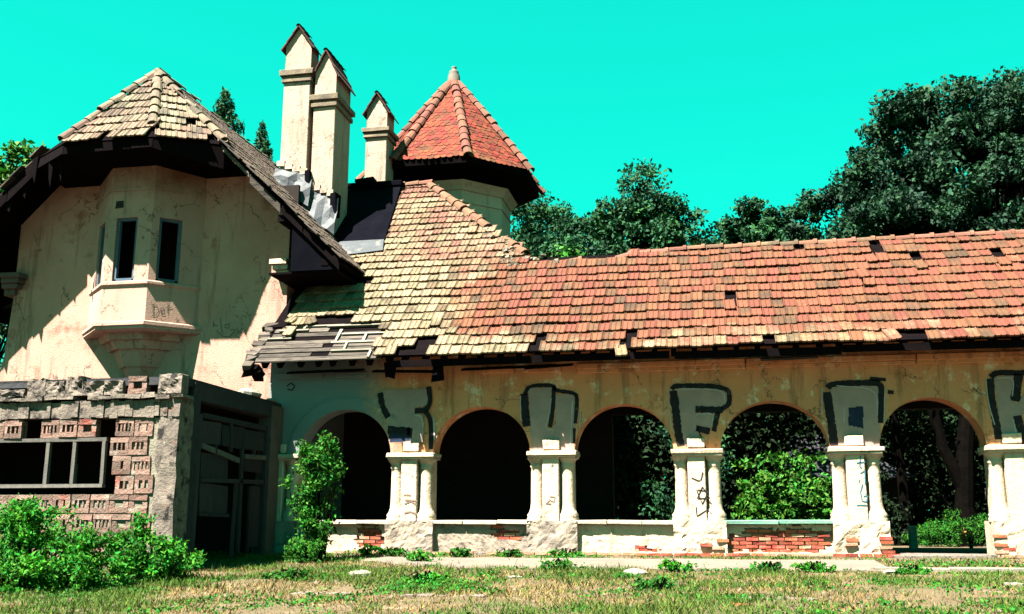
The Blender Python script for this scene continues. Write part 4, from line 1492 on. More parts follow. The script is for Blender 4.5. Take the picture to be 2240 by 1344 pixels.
scatter_pieces('roof_tile', 'roof_tiles_far', [make_tile('tile_house')], T, hrf)
scatter_pieces('roof_tile', 'roof_tiles_far', [make_tile('tile_house_side')], T2, hrf, limit=max(20, 298 - nT))
T3 = tile_field(Vector((EVL, 10.5, RZ - (RX - EVL))), Vector((0, -1, 0)), Vector((q2, 0, q2)),
                lambda x, y, r, c: EVL + y * q2 < RX - .1 and not (EVL + y * q2 > -15.9 and 10.5 - x < 1.0) and 10.5 - x > VY - .05, TW, ROW, 0, 24, 0, 46, sag=.03)
scatter_pieces('roof_tile', 'roof_tiles_far', [make_tile('tile_house_side')], T3, hrf, limit=0)
RHH = make_ridge_tile('tile_house', .13, .40, collar=False)
ridge_run(APX + Vector((0, 0, .03)), HRt + Vector((.02, -.02, .08)), RHH, hrf, 8, jit=.025, skip=(7,), name='hip_tile')
ridge_run(APX + Vector((0, 0, .03)), HL + Vector((-.02, -.02, .08)), RHH, hrf, 8, jit=.02, name='hip_tile')
ridge_run(APX + Vector((0, 0, .02)), ERt + Vector((0, 0, .06)), RHH, hrf, 9, jit=.03, skip=(3,), name='hip_tile')
ridge_run(APX + Vector((0, 0, .02)), BX, RHH, hrf, 24, jit=.03, skip=(5, 6))

# chimneys
def chimney(x0, x1, y0, y1, zb, zc0, zc1, ze, zt, lab, flashed):
    cx = (x0 + x1) / 2
    mb = MB()
    mb.box(x0, x1, y0, y1, zb, zc0, .004)
    mb.prism([(x0 + .015, y0 + .015, zc1), (x1 - .015, y0 + .015, zc1), (x1 - .015, y0 + .015, ze), (cx, y0 + .015, zt - .06), (x0 + .015, y0 + .015, ze)], (0, y1 - y0 - .03, 0))
    ch = mb.build('chimney', 'plaster_chimney', hou, label=lab, bevel=.012)
    mb = MB()
    h = zc1 - zc0
    mb.box(x0 - .06, x1 + .06, y0 - .06, y1 + .06, zc0 + .002, zc0 + h * .35, .006)
    mb.box(x0 - .03, x1 + .03, y0 - .03, y1 + .03, zc0 + h * .352, zc0 + h * .55, .004)
    mb.box(x0 - .11, x1 + .11, y0 - .11, y1 + .11, zc0 + h * .552, zc1 - .002, .012)
    mb.build('collar', 'collar', ch, bevel=.012)
    # two little slopes of tiles and a ridge
    sl = (zt - ze) / (cx - x0)
    L = math.hypot(cx - x0, zt - ze)
    for s_ in (-1, 1):
        xe = cx + s_ * (cx - x0 + .09)
        n = max(2, round((y1 - y0 + .16) / .2))
        for r in range(3):
            for k in range(n):
                w = (y1 - y0 + .16) / n
                ya = y0 - .08 + k * w
                t0, t1 = r / 3, (r + 1) / 3 + .04
                P = lambda t, hh: (xe + (cx - xe) * t + s_ * hh * .8, (ze - .09 * sl) + (zt - ze + .09 * sl) * t + hh * .6)
                a, b, c, d_ = P(t0, .035), P(t1, .012), P(t1, -.015), P(t0, .0)
                m = MB()
                y2 = ya + w - .008
                m.hexa([(a[0], ya, a[1]), (b[0], ya, b[1]), (c[0], ya, c[1]), (d_[0], ya, d_[1])], [(a[0], y2, a[1]), (b[0], y2, b[1]), (c[0], y2, c[1]), (d_[0], y2, d_[1])])
                m.build('cap_tile', 'tile_cap', ch)
    RC = make_ridge_tile('tile_cap', .075, .30, collar=False)
    n = max(2, round((y1 - y0 + .2) / .3))
    for k in range(n):
        piece('ridge_tile', RC, frame((cx, y0 - .1 + k * (y1 - y0 + .2) / n, zt + .01), (0, 1, 0), (-1, 0, 0)), ch)
    if flashed:
        zs = flashed
        n = 4
        for k in range(n):
            m = MB()
            w = (x1 - x0 + .12) / n
            xa = x0 - .06 + k * w
            m.box(xa, xa + w - .008, y0 - .06, y0 - .002, zs - .085 * k - .17, zs - .085 * k - .02, .012)
            m.build('base_brick', 'plaster_chimney', ch)
        m = MB()
        G = [[(x0 - .1 + (x1 - x0 + .3) * a / 5, y0 - .03 - .26 * b / 3 + random.uniform(-.05, .05), zs - .2 - .34 * a / 5 - (zs - .25 - (RZ - (x0 - RX))) * b / 3 - (x1 - x0 + .1) * .45 * a / 5 * b / 3 + random.uniform(-.03, .03)) for b in range(4)] for a in range(6)]
        for a in range(5):
            for b in range(3):
                m.hexa([G[a][b], G[a][b + 1], G[a + 1][b + 1], G[a + 1][b]], [tuple(Vector(q) + Vector((0, .02, -.02))) for q in (G[a][b], G[a][b + 1], G[a + 1][b + 1], G[a + 1][b])])
        m.build('flashing', 'zinc', ch)
        m = MB()
        m.box(x1 + .01, x1 + .16, y0 - .12, y0 + .25, zs - .95, zs - .36, .02)
        m.build('flue_block', 'tar', ch)
chimney(-10.84, -10.09, 3.0, 3.58, 8.0, 12.28, 12.62, 13.35, 13.92, 'tallest chimney with a gabled tile cap', 10.05)
chimney(-9.96, -9.35, 3.02, 4.2, 7.0, 11.50, 11.85, 12.50, 13.14, 'deep middle chimney with a long gabled tile cap', 9.40)
chimney(-9.48, -8.84, 5.9, 6.65, 9.0, 11.72, 12.02, 12.58, 13.12, 'shortest chimney with a gabled tile cap beside the tower', None)

# ------------------------------------------------------------------ the hollow block shed
SY, SX = -4.5, -9.1
shed = thing('block_shed', (-11.5, -2.5, 0), 'derelict flat roofed shed of hollow clay blocks with missing panes and a rotten door', 'shed')
mb = MB()
# concrete corner column (rough) and side wall
n = 14
G = {}
for k in range(n + 1):
    z = -.5 + 3.3 * k / n
    G[k] = (z, -9.47 + random.uniform(-.05, .04), random.uniform(-.025, .02))
for k in range(n):
    z0, a0, b0 = G[k]
    z1, a1, b1 = G[k + 1]
    mb.hexa([(a0, SY + b0 * .6, z0), (SX + b0 * .4, SY + b0, z0), (SX, SY + .5, z0), (a0, SY + .5, z0)], [(a1, SY + b1 * .6, z1), (SX + b1 * .4, SY + b1, z1), (SX, SY + .5, z1), (a1, SY + .5, z1)])
mb.build('corner_column', 'concrete', shed)
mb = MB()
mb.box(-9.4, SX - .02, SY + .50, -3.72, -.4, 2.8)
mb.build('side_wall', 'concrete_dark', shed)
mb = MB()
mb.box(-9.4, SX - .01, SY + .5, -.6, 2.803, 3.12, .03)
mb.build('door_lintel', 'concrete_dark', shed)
mb = MB()
mb.box(-9.4, SX, -.62, -.03, -.3, 3.06, .01)
mb.build('rear_pilaster', 'render_grey', shed)
mb = MB()
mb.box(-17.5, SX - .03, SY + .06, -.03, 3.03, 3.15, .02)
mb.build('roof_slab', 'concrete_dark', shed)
mb = MB()
mb.box(-17.5, -17.2, SY + .3, -.03, -.5, 3.03)
mb.box(-17.2, -9.4, -.35, -.04, -.5, 3.02)
mb.build('rear_wall', 'interior', shed)
# lintel band, drip ledge and parapet of rubble
x = -17.5
while x < SX - .4:
    w = random.uniform(.7, 1.3)
    x1 = min(x + w, SX + .01)
    m = MB()
    nz = 6
    for k in range(nz):
        a, b = x + (x1 - x) * k / nz, x + (x1 - x) * (k + 1) / nz
        m.box(a, b + .003, SY - .02 + random.uniform(-.02, .02), SY + .28, 2.44 + random.uniform(-.015, .015), 2.74 + random.uniform(-.02, .01), .006)
    m.build('lintel', 'concrete', shed)
    x = x1 + .008
k = -17.5
while k < SX - .1:
    w = random.uniform(.1, .35)
    if not (-11.35 < k < -11.1):
        m = MB()
        m.box(k, k + w, SY - .07 - random.uniform(0, .05), SY + .28, 2.76 + random.uniform(-.01, .02), 2.83 + random.uniform(-.02, .03), .015)
        m.build('drip_ledge', 'concrete', shed)
    k += w


def rubble_block(x0, x1, z0, z1, mat='concrete', name='parapet_block'):
    m = MB()
    nx, nz = 5, 4
    nx, nz = 9, 8
    Gd = {(a, c): (x0 + (x1 - x0) * a / nx + random.uniform(-.01, .01) * (0 < a < nx), SY + (vn(x0 * 3 + a * .5, c * .5 + z0, 33) - .5) * .07 + random.uniform(-.009, .009), z0 + (z1 - z0) * c / nz + random.uniform(-.02, .015) * (0 < c)) for a in range(nx + 1) for c in range(nz + 1)}
    for a in range(nx):
        for c in range(nz):
            f = [Gd[a, c], Gd[a + 1, c], Gd[a + 1, c + 1], Gd[a, c + 1]]
            m.hexa(f, [(p[0], SY + .24, p[2]) for p in f])
    m.build(name, mat, shed)
x = -12.18
for w in (.38, .40, .36, .42, .38):
    rubble_block(x, x + w - .015, 2.85, 3.16 + random.uniform(-.06, .04))
    x += w
rubble_block(-9.55, -9.10, 2.85, 3.2)
for k in range(8):
    rubble_block(-17.5 + k * .66, -16.86 + k * .66, 2.85, 2.99 + random.uniform(-.03, .02))


def make_block(mat, slots, w=.355, h=.318, d=.16, broken=False):
    """hollow clay block laid with its cells outward: webs round deep openings"""
    def b(m):
        m.box(-w / 2, w / 2, .11, d, -h / 2, h / 2)
        zt = .09
        m.box(-w / 2, w / 2, 0, .109, h / 2 - zt, h / 2, .006)
        m.box(-w / 2, w / 2, 0, .109, -h / 2, -h / 2 + zt, .006)
        n = len(slots)
        xs = [-w / 2] + [v for s in slots for v in s] + [w / 2]
        for a, c in zip(xs[0::2], xs[1::2]):
            if broken and random.random() < .3:
                continue
            m.box(a, c, .003 + (.03 if broken else 0) * random.random(), .108, -h / 2 + zt - .003, h / 2 - zt + .003, .007)
        return mat
    return shared('block', b)


S3 = [(-.115, -.055), (-.025, .03), (.06, .115)]
S2 = [(-.09, -.02), (.02, .085)]
S4 = [(-.135, -.09), (-.06, -.02), (.015, .055), (.085, .13)]
BL = [make_block('block', S3), make_block('block', S2), make_block('block', S4), make_block('block', S3, broken=True), make_block('block', S2, broken=True), make_block('block', [(-.02, .03)]), make_block('block', [(-.10, -.06), (.05, .08)]), make_block('block', [(.07, .11)])]
for r in range(9):
    z = 2.255 - r * .335
    c = 0
    x = -9.66 - (.04 if r % 2 else .12) - (.16 if r == 1 else 0)
    while x > -17.2:
        op = 1.20 < z < 2.08 and x < -10.45
        lost = (r == 0 and -12.35 < x < -11.95) or (r == 1 and x < -10.25) or (r == 3 and -10.6 < x < -10.1) or (r == 0 and abs(x + 10.45) < .1)
        if not op and not lost:
            piece('block', random.choice(BL), Matrix.Translation((x, SY + random.uniform(-.015, .012), z + random.uniform(-.006, .006))) @ Euler((0, random.uniform(-.012, .012), random.uniform(-.02, .02))).to_matrix().to_4x4(), shed)
        x -= .372
        c += 1
piece('block', BL[4], Matrix.Translation((-9.98, SY + .02, 3.02)), shed)
# mortar bed behind the blocks
m = MB()
m.box(-17.2, -9.45, SY + .03, SY + .27, -.5, 1.08)
m.box(-10.05, -9.45, SY + .03, SY + .27, 1.083, 2.42)
m.build('block_backing', 'mortar', shed)
# window frame without glass
m = MB()
fy0, fy1 = SY + .02, SY + .10
for x in (-10.54, -11.13, -11.66, -13.2, -14.7):
    m.box(x - .03, x + .03, fy0, fy1, 1.27, 2.02, .006)
m.box(-16.2, -10.5, fy0 - .01, fy1 + .01, 2.022, 2.08, .008)
m.box(-16.2, -10.5, fy0 - .02, fy1 + .01, 1.20, 1.268, .008)
wf = m.build('window_frame', 'wood_frame', shed)
m = MB()
m.box(-11.20, -11.09, SY + .105, SY + .13, 1.27, 1.62, .01)
m.build('broken_pane', 'render_grey', wf)
# rotten double door on the side
m = MB()
xf0, xf1 = SX - .14, SX - .03
m.box(xf0, xf1, -3.70, -3.58, -.2, 2.56, .01)
m.box(xf0, xf1, -.74, -.63, -.2, 2.60, .01)
m.box(xf0, xf1, -3.57, -.75, 2.50, 2.60, .01)
door = m.build('door', 'wood_door', shed)
for y0, y1, z0, z1, dx in ((-3.55, -2.75, 2.06, 2.47, 0), (-2.73, -1.75, 2.05, 2.47, .01), (-1.73, -.8, 2.05, 2.46, 0), (-3.5, -2.4, 1.42, 1.86, .0), (-1.7, -.85, 1.60, 1.88, .01),
                           (-3.45, -2.9, .78, 1.30, 0), (-2.88, -2.3, .75, 1.30, .008), (-1.25, -.85, .1, 1.32, .0), (-2.1, -1.95, -.1, 1.35, .02)):
    m = MB()
    m.box(SX - .10 + dx, SX - .07 + dx, y0, y1, z0, z1, .02)
    m.build('panel', 'wood_door', door)
for (y0, z0), (y1, z1), w in (((-3.55, 1.99), (-1.98, 1.80), .10), ((-1.75, 1.90), (-.75, 1.93), .09), ((-3.5, 1.36), (-.8, 1.42), .08), ((-2.4, 2.5), (-2.35, 1.95), .06), ((-1.86, 2.05), (-1.8, 0), .10), ((-3.0, 2.03), (-2.98, 1.86), .05), ((-1.3, 2.05), (-1.3, 1.9), .06), ((-3.5, .74), (-2.3, .72), .06), ((-1.4, 1.3), (-1.38, 0), .06)):
    m = MB()
    v = abs(z1 - z0) > abs(y1 - y0)
    d0 = (w / 2, 0) if v else (0, w / 2)
    m.hexa([(SX - .07, y0 - d0[0], z0 - d0[1]), (SX - .07, y0 + d0[0], z0 + d0[1]), (SX - .02, y0 + d0[0], z0 + d0[1]), (SX - .02, y0 - d0[0], z0 - d0[1])],
           [(SX - .07, y1 - d0[0], z1 - d0[1]), (SX - .07, y1 + d0[0], z1 + d0[1]), (SX - .02, y1 + d0[0], z1 + d0[1]), (SX - .02, y1 - d0[0], z1 - d0[1])])
    m.build('rail', 'wood_frame' if w > .085 and not v else 'wood_door', door)
# rubble on the shed roof
for x, y, r, sx, lab, mat in ((-8.95 - .35, -1.35, .17, 2.0, 'pale rounded lump of rubble on the shed roof edge', 'stone'), (-9.25, -.35, .09, 1.3, 'small white chunk of rubble on the shed roof by the wall', 'kerb')):
    m = MB()
    z = 3.15
    m.lathe(x, y, [(0, z - .005), (r, z + .02), (r * 1.05, z + r * .5), (r * .7, z + r * .95), (0, z + r * 1.05)], 9)
    m.v = [(a + (a - x) * .3, y + (b - y) * sx + random.uniform(-.02, .02), c + random.uniform(-.008, .01)) for a, b, c in m.v]
    tag(m.build('rubble', mat, base=(x, y, z)), lab, 'rubble')

# ------------------------------------------------------------------ plants
def leaf_mesh(name, C, L, W, mat, parent=None, kind=None, base=None, droop=0.3, up=0.35):
    """n single leaves: C centres (n,3), L lengths, W widths"""
    n = len(C)
    d = RNG.normal(size=(n, 3))
    d[:, 2] -= droop
    d /= np.linalg.norm(d, axis=1, keepdims=True)
    nr = RNG.normal(size=(n, 3))
    nr[:, 2] += up * 3
    nr[:, 1] -= up
    s = np.cross(d, nr)
    s /= np.linalg.norm(s, axis=1, keepdims=True) + 1e-9
    nn = np.cross(s, d)
    L = L[:, None]; W = W[:, None]
    V = np.stack([C - d * L * .5, C + s * W * .5 + nn * W * .12 - d * L * .05, C + d * L * .5 - nn * L * .06, C - s * W * .5 + nn * W * .12 - d * L * .05], 1).reshape(-1, 3)
    return mesh_np(name, V, np.arange(4 * n), 4, mat, parent, kind, base)


def crown_points(n, lobes, clump=.35, shell=.6, nclump=140, up=.0):
    """leaf centres gathered in clumps spread through a few irregular lobes: (cx, cy, cz, rx, ry, rz)"""
    lob = np.array(lobes, float)
    vol = lob[:, 3] * lob[:, 5]
    pick = RNG.choice(len(lob), nclump, p=vol / vol.sum())
    d = RNG.normal(size=(nclump, 3))
    d /= np.linalg.norm(d, axis=1, keepdims=True)
    r = shell + (1 - shell) * RNG.random(nclump) ** .7
    r *= 1 + RNG.normal(size=nclump) * .07
    cc = lob[pick, :3] + d * lob[pick, 3:6] * r[:, None]
    w = RNG.random(nclump) + .35
    k = RNG.choice(nclump, n, p=w / w.sum())
    cs = clump * (.5 + RNG.random(nclump))
    e = RNG.normal(size=(n, 3))
    e /= np.linalg.norm(e, axis=1, keepdims=True)
    e *= (RNG.random(n) ** .5 * 1.55 * cs[k])[:, None] * np.array([1, 1, .7])
    return cc[k] + e, cc


def tree(name, x, y, z0, lobes, n, leaf, mat, lab, group=None, clump=.4, nclump=140, shell=.6, trunk_r=.22, width=.55, trunk_top=None, cat='tree'):
    t = thing(name, (x, y, z0), lab, cat, group)
    C, cc = crown_points(n, lobes, clump, shell, nclump)
    C[:, 2] = np.maximum(C[:, 2], z0 + .1)
    L = leaf * (.6 + .8 * RNG.random(n))
    leaf_mesh('crown', C, L, L * width, mat, t)
    mb = MB()
    top = Vector(trunk_top or (lobes[0][0], lobes[0][1], lobes[0][2] + lobes[0][5] * .3))
    b = Vector((x, y, z0 - .2))
    pts = [b.lerp(top, k / 5) + Vector((random.uniform(-.12, .12), random.uniform(-.12, .12), 0)) * trunk_r * 5 * (0 < k < 5) for k in range(6)]
    mb.tube(pts, [trunk_r * (1 - .13 * k) for k in range(6)], 8)
    for c in cc:
        c = Vector(c)
        s = pts[random.randint(2, 5)]
        if c.z < s.z - .5:
            s = pts[2]
        mid = s.lerp(c, .5) + Vector((0, 0, -.15))
        mb.tube([s, mid, c], [trunk_r * .22, trunk_r * .13, trunk_r * .04], 4, cap=False)
    mb.build('trunk', 'bark', t)
    return t


# trees behind the building
tree('broadleaf_tree', 10.6, 17, -.1, [(10.4, 17, 12.6, 4.6, 3.6, 3.9), (7.2, 16.5, 10.5, 2.6, 2.6, 3.0), (13.5, 17, 12.2, 3.6, 3, 4.0), (8.0, 17, 13.6, 2.2, 2.0, 2.2), (5.6, 16.6, 8.6, 2.0, 2.2, 2.6), (5.4, 16.6, 11.2, 1.7, 1.8, 1.9), (6.2, 16.6, 12.6, 1.3, 1.5, 1.3), (8.4, 17, 14.9, 2.0, 2, 1.7), (10.6, 17, 15.4, 2.2, 2, 1.6), (12.5, 17, 14.8, 2.6, 2.4, 1.9), (10.5, 16.2, 8.0, 5.0, 3.2, 3.2), (14, 16.5, 8.0, 3.2, 3, 3.5)],
     130000, .20, 'leaf_dark', 'huge dark broadleaf tree towering over the right end of the roof', 'trees behind the building', clump=.40, nclump=620, shell=.45, trunk_r=.42)
# thin top shoots of the big tree stand apart against the sky
tree('broadleaf_tree', 8.4, 18.5, -.1, [(7.6, 18.0, 15.6, 1.1, 1.0, 1.5), (9.3, 18.2, 15.2, 1.2, 1.1, 1.3), (8.4, 18.5, 12.5, 1.6, 1.6, 2.4)], 8000, .17, 'leaf_dark', 'slender tree whose thin top shoots rise left of the huge tree\'s summit', 'trees behind the building', clump=.30, nclump=70, shell=.3, trunk_r=.16)
tree('broadleaf_tree', 12.3, 18.5, -.1, [(11.9, 18.0, 15.9, 1.0, 1.0, 1.6), (13.2, 18, 15.4, 1.2, 1, 1.5), (12.5, 18.4, 12.5, 1.8, 1.6, 2.4)], 8000, .17, 'leaf_dark', 'slender tree whose airy tip rises at the right edge of the picture', 'trees behind the building', clump=.30, nclump=70, shell=.3, trunk_r=.16)
tree('broadleaf_tree', 3.2, 19, -.1, [(2.6, 19, 12.0, 1.3, 1.4, 1.4), (2.2, 19, 11.3, 1.8, 1.6, 1.3), (3.4, 19, 11.0, 1.4, 1.4, 1.4), (1.4, 19, 10.6, 1.9, 1.8, 2.0), (4.0, 19, 11.6, 1.2, 1.5, 1.5), (3.4, 19, 8.4, 2.4, 2, 2.2)], 30000, .20, 'leaf_mid', 'small airy tree with sky gaps left of the huge dark tree', 'trees behind the building', clump=.30, nclump=260, shell=.35, trunk_r=.2)
tree('broadleaf_tree', -2.4, 20, -.1, [(-2.6, 20, 11.8, 2.6, 2.2, 2.2), (-2.2, 20, 13.8, 1.1, 1.1, 1.5), (-.6, 20, 10.9, 2.1, 2, 1.9), (.9, 20, 10.2, 1.6, 1.8, 1.8), (-3.6, 20, 13.0, 1.2, 1.2, 1.0), (-1.4, 20, 12.6, 1.2, 1.2, 1.2), (-4.6, 20, 11.2, 1.9, 2, 2.2), (-2.4, 19.6, 8.4, 4.0, 2.5, 2.4)], 62000, .19, 'leaf_mid', 'broad deep green tree with a pointed top behind the arcade ridge', 'trees behind the building', clump=.36, nclump=380, shell=.45, trunk_r=.3)
tree('broadleaf_tree', -6.6, 21, -.1, [(-6.6, 21, 12.4, 1.7, 1.6, 2.4), (-6.2, 21, 9.8, 2.0, 1.8, 2.4)], 22000, .17, 'leaf_mid', 'leafy tree close beside the tower wall', 'trees behind the building', clump=.36, nclump=120, shell=.45, trunk_r=.22)
tree('broadleaf_tree', -5.4, 14.5, -.1, [(-4.9, 14.5, 8.4, 1.0, 1.0, 1.8), (-4.6, 14.5, 6.8, 1.4, 1.2, 1.6)], 5200, .20, 'leaf_bright', 'sunny yellow green tree low beside the tower', 'trees behind the building', clump=.3, nclump=60, shell=.4, trunk_r=.14)
def conifer(x, y, ztop, h, r, lab, n):
    t = thing('conifer', (x, y, -.1), lab, 'tree', 'conifers behind the house')
    u = RNG.random(n) ** .6
    k = np.floor(u * 14) / 14
    z = ztop - h * (k + RNG.normal(size=n) * .018)
    a = np.floor(RNG.random(n) * 7) * .9 + k * 9 + RNG.normal(size=n) * .22
    rr = r * (k + .08) * np.sqrt(RNG.random(n)) * (1 + .25 * np.sin(k * 40))
    C = np.stack([x + rr * np.cos(a), y + rr * np.sin(a), z - rr * .15], 1)
    L = .18 + .16 * RNG.random(n)
    leaf_mesh('crown', C, L, L * .35, 'leaf_mid', t, droop=.6)
    mb = MB()
    mb.tube([(x, y, -.3), (x, y, ztop - h * .4), (x, y, ztop)], [.3, .14, .02], 7)
    mb.build('trunk', 'bark', t)
conifer(-22.5, 22, 21.2, 7.0, 2.9, 'tall conifer tip rising behind the house ridge', 9000)
conifer(-20.2, 22, 18.4, 6.0, 1.9, 'smaller conifer tip beside the tall one behind the ridge', 5000)
conifer(-21.4, 24, 20.3, 6.0, 1.7, 'low conifer tip just peeping over the ridge between two taller ones', 3500)
tree('broadleaf_tree', -23, 8, -.1, [(-23.2, 8, 11.6, 1.7, 1.6, 1.8), (-22.2, 8, 12.3, .8, .9, .8), (-23.4, 8, 9, 2.4, 2, 2.6), (-24.5, 8, 11, 1.6, 1.5, 2)], 14000, .22, 'leaf_bright', 'bright green tree at the left behind the house eave', None, clump=.36, nclump=140, shell=.45, trunk_r=.25)
tree('broadleaf_tree', -19.0, 4.5, -.1, [(-19.0, 4.5, 5.6, 1.3, 1.2, 2.0), (-19.2, 4.5, 3.0, 1.6, 1.4, 2.6)], 7000, .20, 'leaf_dark', 'dark leafy tree in the gap left of the house wall', None, clump=.34, nclump=80, shell=.4, trunk_r=.16)

# greenery seen through the arches
n = 210000
C = np.stack([RNG.uniform(-14, 18, n), RNG.uniform(13, 17.5, n), RNG.random(n) ** .8 * 6.5 - .1], 1)
C[100000:, 1] = RNG.uniform(20, 24, n - 100000)
C[100000:, 2] *= 1.3
C[170000:, 1] = RNG.uniform(26, 30, n - 170000)
C[170000:, 2] *= .6
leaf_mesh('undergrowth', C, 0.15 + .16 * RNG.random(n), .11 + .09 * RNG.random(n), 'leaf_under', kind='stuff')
def shrub(name, x, y, z, lobes, n, leaf, mat, lab, cat='shrub', clump=.2, nclump=60, width=.5, stems=8, group=None):
    t = thing(name, (x, y, z), lab, cat, group)
    C, cc = crown_points(n, lobes, clump, .35, nclump)
    C[:, 2] = np.maximum(C[:, 2], z + .03)
    L = leaf * (.6 + .8 * RNG.random(n))
    leaf_mesh('foliage', C, L, L * width, mat, t)
    mb = MB()
    for c in cc[RNG.choice(len(cc), min(stems, len(cc)), replace=False)]:
        b = Vector((x + random.uniform(-.3, .3) * lobes[0][3] * .5, y + random.uniform(-.15, .15), z - .05))
        mb.tube([b, b.lerp(Vector(c), .5) + Vector((0, 0, .15)), c], [.022, .015, .006], 5, cap=False)
    mb.build('stem', 'bark', t)
    return t
shrub('shrub', 2.15, 7.6, -.1, [(1.75, 7.6, .9, .95, .8, .9), (2.6, 7.6, 1.3, .95, .8, 1.0), (2.2, 7.8, 2.0, .8, .7, .75), (1.4, 7.6, 1.6, .6, .6, .7), (3.1, 7.6, .6, .7, .6, .7)], 5200, .15, 'leaf_bright', 'bright sunlit shrub filling the fourth arch', clump=.18, nclump=110)
shrub('shrub', -1.0, 8.2, -.1, [(-1.1, 8.2, .7, .7, .6, .8), (-.2, 8.4, .5, .7, .6, .6), (-1.4, 8.2, 1.3, .4, .5, .5)], 1500, .13, 'leaf_mid', 'dim green shrub seen low through the third arch', clump=.18)
shrub('shrub', .1, 9.5, -.1, [(.1, 9.5, 2.6, .9, .7, .7), (-.7, 9.5, 3.2, .6, .6, .5)], 900, .15, 'leaf_mid', 'hanging dark foliage seen high through the third arch', clump=.2, nclump=30)
shrub('shrub', 6.5, 8.2, -.1, [(6.4, 8.2, .3, .75, .6, .5), (7.2, 8.2, .35, .7, .6, .5), (5.8, 8.3, .2, .6, .5, .4)], 3600, .09, 'leaf_vine', 'low feathery shrub behind the doorway arch', clump=.14, nclump=80, width=.25)
shrub('plant', 6.55, 6.9, -.1, [(6.55, 6.9, .25, .18, .15, .26)], 260, .08, 'leaf_rust', 'small rust brown withered plant inside the doorway arch', cat='plant', clump=.07, nclump=24, width=.4, stems=6)
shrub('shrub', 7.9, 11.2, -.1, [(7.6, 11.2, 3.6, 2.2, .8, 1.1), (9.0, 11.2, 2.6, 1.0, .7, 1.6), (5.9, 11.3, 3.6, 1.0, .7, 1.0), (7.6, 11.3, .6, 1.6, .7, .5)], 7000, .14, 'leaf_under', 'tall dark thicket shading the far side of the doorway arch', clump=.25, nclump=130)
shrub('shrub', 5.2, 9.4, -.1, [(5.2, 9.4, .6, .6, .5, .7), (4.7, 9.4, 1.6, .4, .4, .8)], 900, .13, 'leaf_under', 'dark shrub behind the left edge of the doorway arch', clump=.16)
mb = MB()
mb.tube([(7.1, 9.3, -.2), (7.05, 9.3, 1.0), (7.2, 9.3, 2.6), (7.6, 9.2, 5.2)], [.36, .26, .24, .18], 10)
mb.tube([(7.1, 9.3, 1.4), (6.6, 9.2, 2.6), (6.2, 9.1, 4.8)], [.2, .16, .12], 8)
mb.tube([(5.55, 9.6, -.2), (5.5, 9.6, 2.4), (5.3, 9.6, 5.0)], [.17, .13, .1], 8)
t = thing('broadleaf_tree', (7.1, 9.3, -.1), 'dark forked tree trunk standing behind the doorway arch', 'tree')
mb.build('trunk', 'bark', t)
C, cc = crown_points(12000, [(5.6, 9.6, 5.8, 4.8, 2.2, 1.7), (1.5, 9.8, 6.0, 3.6, 2.0, 1.3)], .4, .3, 170)
L = .2 * (.6 + .8 * RNG.random(len(C)))
leaf_mesh('crown', C, L, L * .55, 'leaf_dark', t)
m = MB()
m.box(4.94, 5.13, 6.0, 6.2, -.3, .50, .015)
tag(m.build('stone_post', 'sill', base=(5.03, 6.1, -.1), bevel=.015), 'short pale stone post just inside the doorway arch', 'post')
# a low house and a pale wall far behind
t = thing('far_house', (4.2, 22, -.1), 'low grey roofed house glimpsed through the fourth and fifth arches', 'house')
m = MB()
m.box(2.7, 6.0, 12.9, 16, -.3, 1.97)
m.build('wall', 'interior', t)
m = MB()
m.hexa([(2.3, 12.4, 1.95), (6.5, 12.4, 1.95), (6.5, 16.4, 1.95), (2.3, 16.4, 1.95)], [(3.0, 13.9, 3.5), (3.8, 13.9, 3.5), (3.8, 15, 3.5), (3.0, 15, 3.5)])
m.build('roof', 'far_roof', t)
m = MB()
m.box(8.5, 18, 12.7, 12.95, 1.25, 1.6, .01)
m.box(8.5, 18, 12.72, 12.93, -.3, 1.245, .01, 1)
tag(m.build('garden_wall', ['far_wall', 'interior'], base=(13, 12.8, -.1)), 'low garden wall with a pale top far behind the doorway arch', 'wall')

# sprawling shrubs in front of the shed
def box_elder(lab, x, y, lobes, n, mat, leaf, nclump, clump, stems):
    t = thing('shrub', (x, y, ground_z(x, y)), lab, 'shrub')
    C, cc = crown_points(n // 4, lobes, clump, .25, nclump)
    # compound leaves: four leaflets round each stalk
    off = RNG.normal(size=(len(C), 4, 3)) * leaf * .55
    C = (C[:, None, :] + off).reshape(-1, 3)
    C[:, 2] = np.maximum(C[:, 2], ground_z(x, y) + .02)
    C[:, 1] = np.minimum(C[:, 1], 50)
    L = leaf * (.55 + .8 * RNG.random(len(C)))
    leaf_mesh('foliage', C, L, L * .42, mat, t, droop=.55)
    mb = MB()
    for c in cc[RNG.choice(len(cc), min(stems, len(cc)), replace=False)]:
        c = Vector(c)
        b = Vector((x + (c.x - x) * random.uniform(.2, .6), y + (c.y - y) * random.uniform(.2, .6), ground_z(x, y) - .05))
        mb.tube([b, b.lerp(c, .55) + Vector((0, 0, .12)), c], [.020, .013, .005], 5, cap=False)
    mb.build('stem', 'bark', t)
box_elder('large sprawling bright green shrub in front of the block wall', -10.3, -6.6,
          [(-9.9, -6.8, .0, 1.0, .9, .70), (-11.1, -6.6, .08, 1.2, .9, .85), (-10.4, -6.5, .55, .7, .6, .40), (-9.2, -6.5, -.02, .75, .7, .55), (-12.5, -6.4, .05, 1.2, .9, .8)], 34000, 'leaf_bush', .082, 300, .10, 50)
box_elder('smaller green shrub at the foot of the shed corner', -8.75, -5.6, [(-8.85, -5.6, .02, .5, .5, .40), (-8.45, -5.5, -.08, .38, .4, .30), (-9.25, -5.4, .40, .30, .3, .30)], 6400, 'leaf_bush', .08, 90, .08, 24)
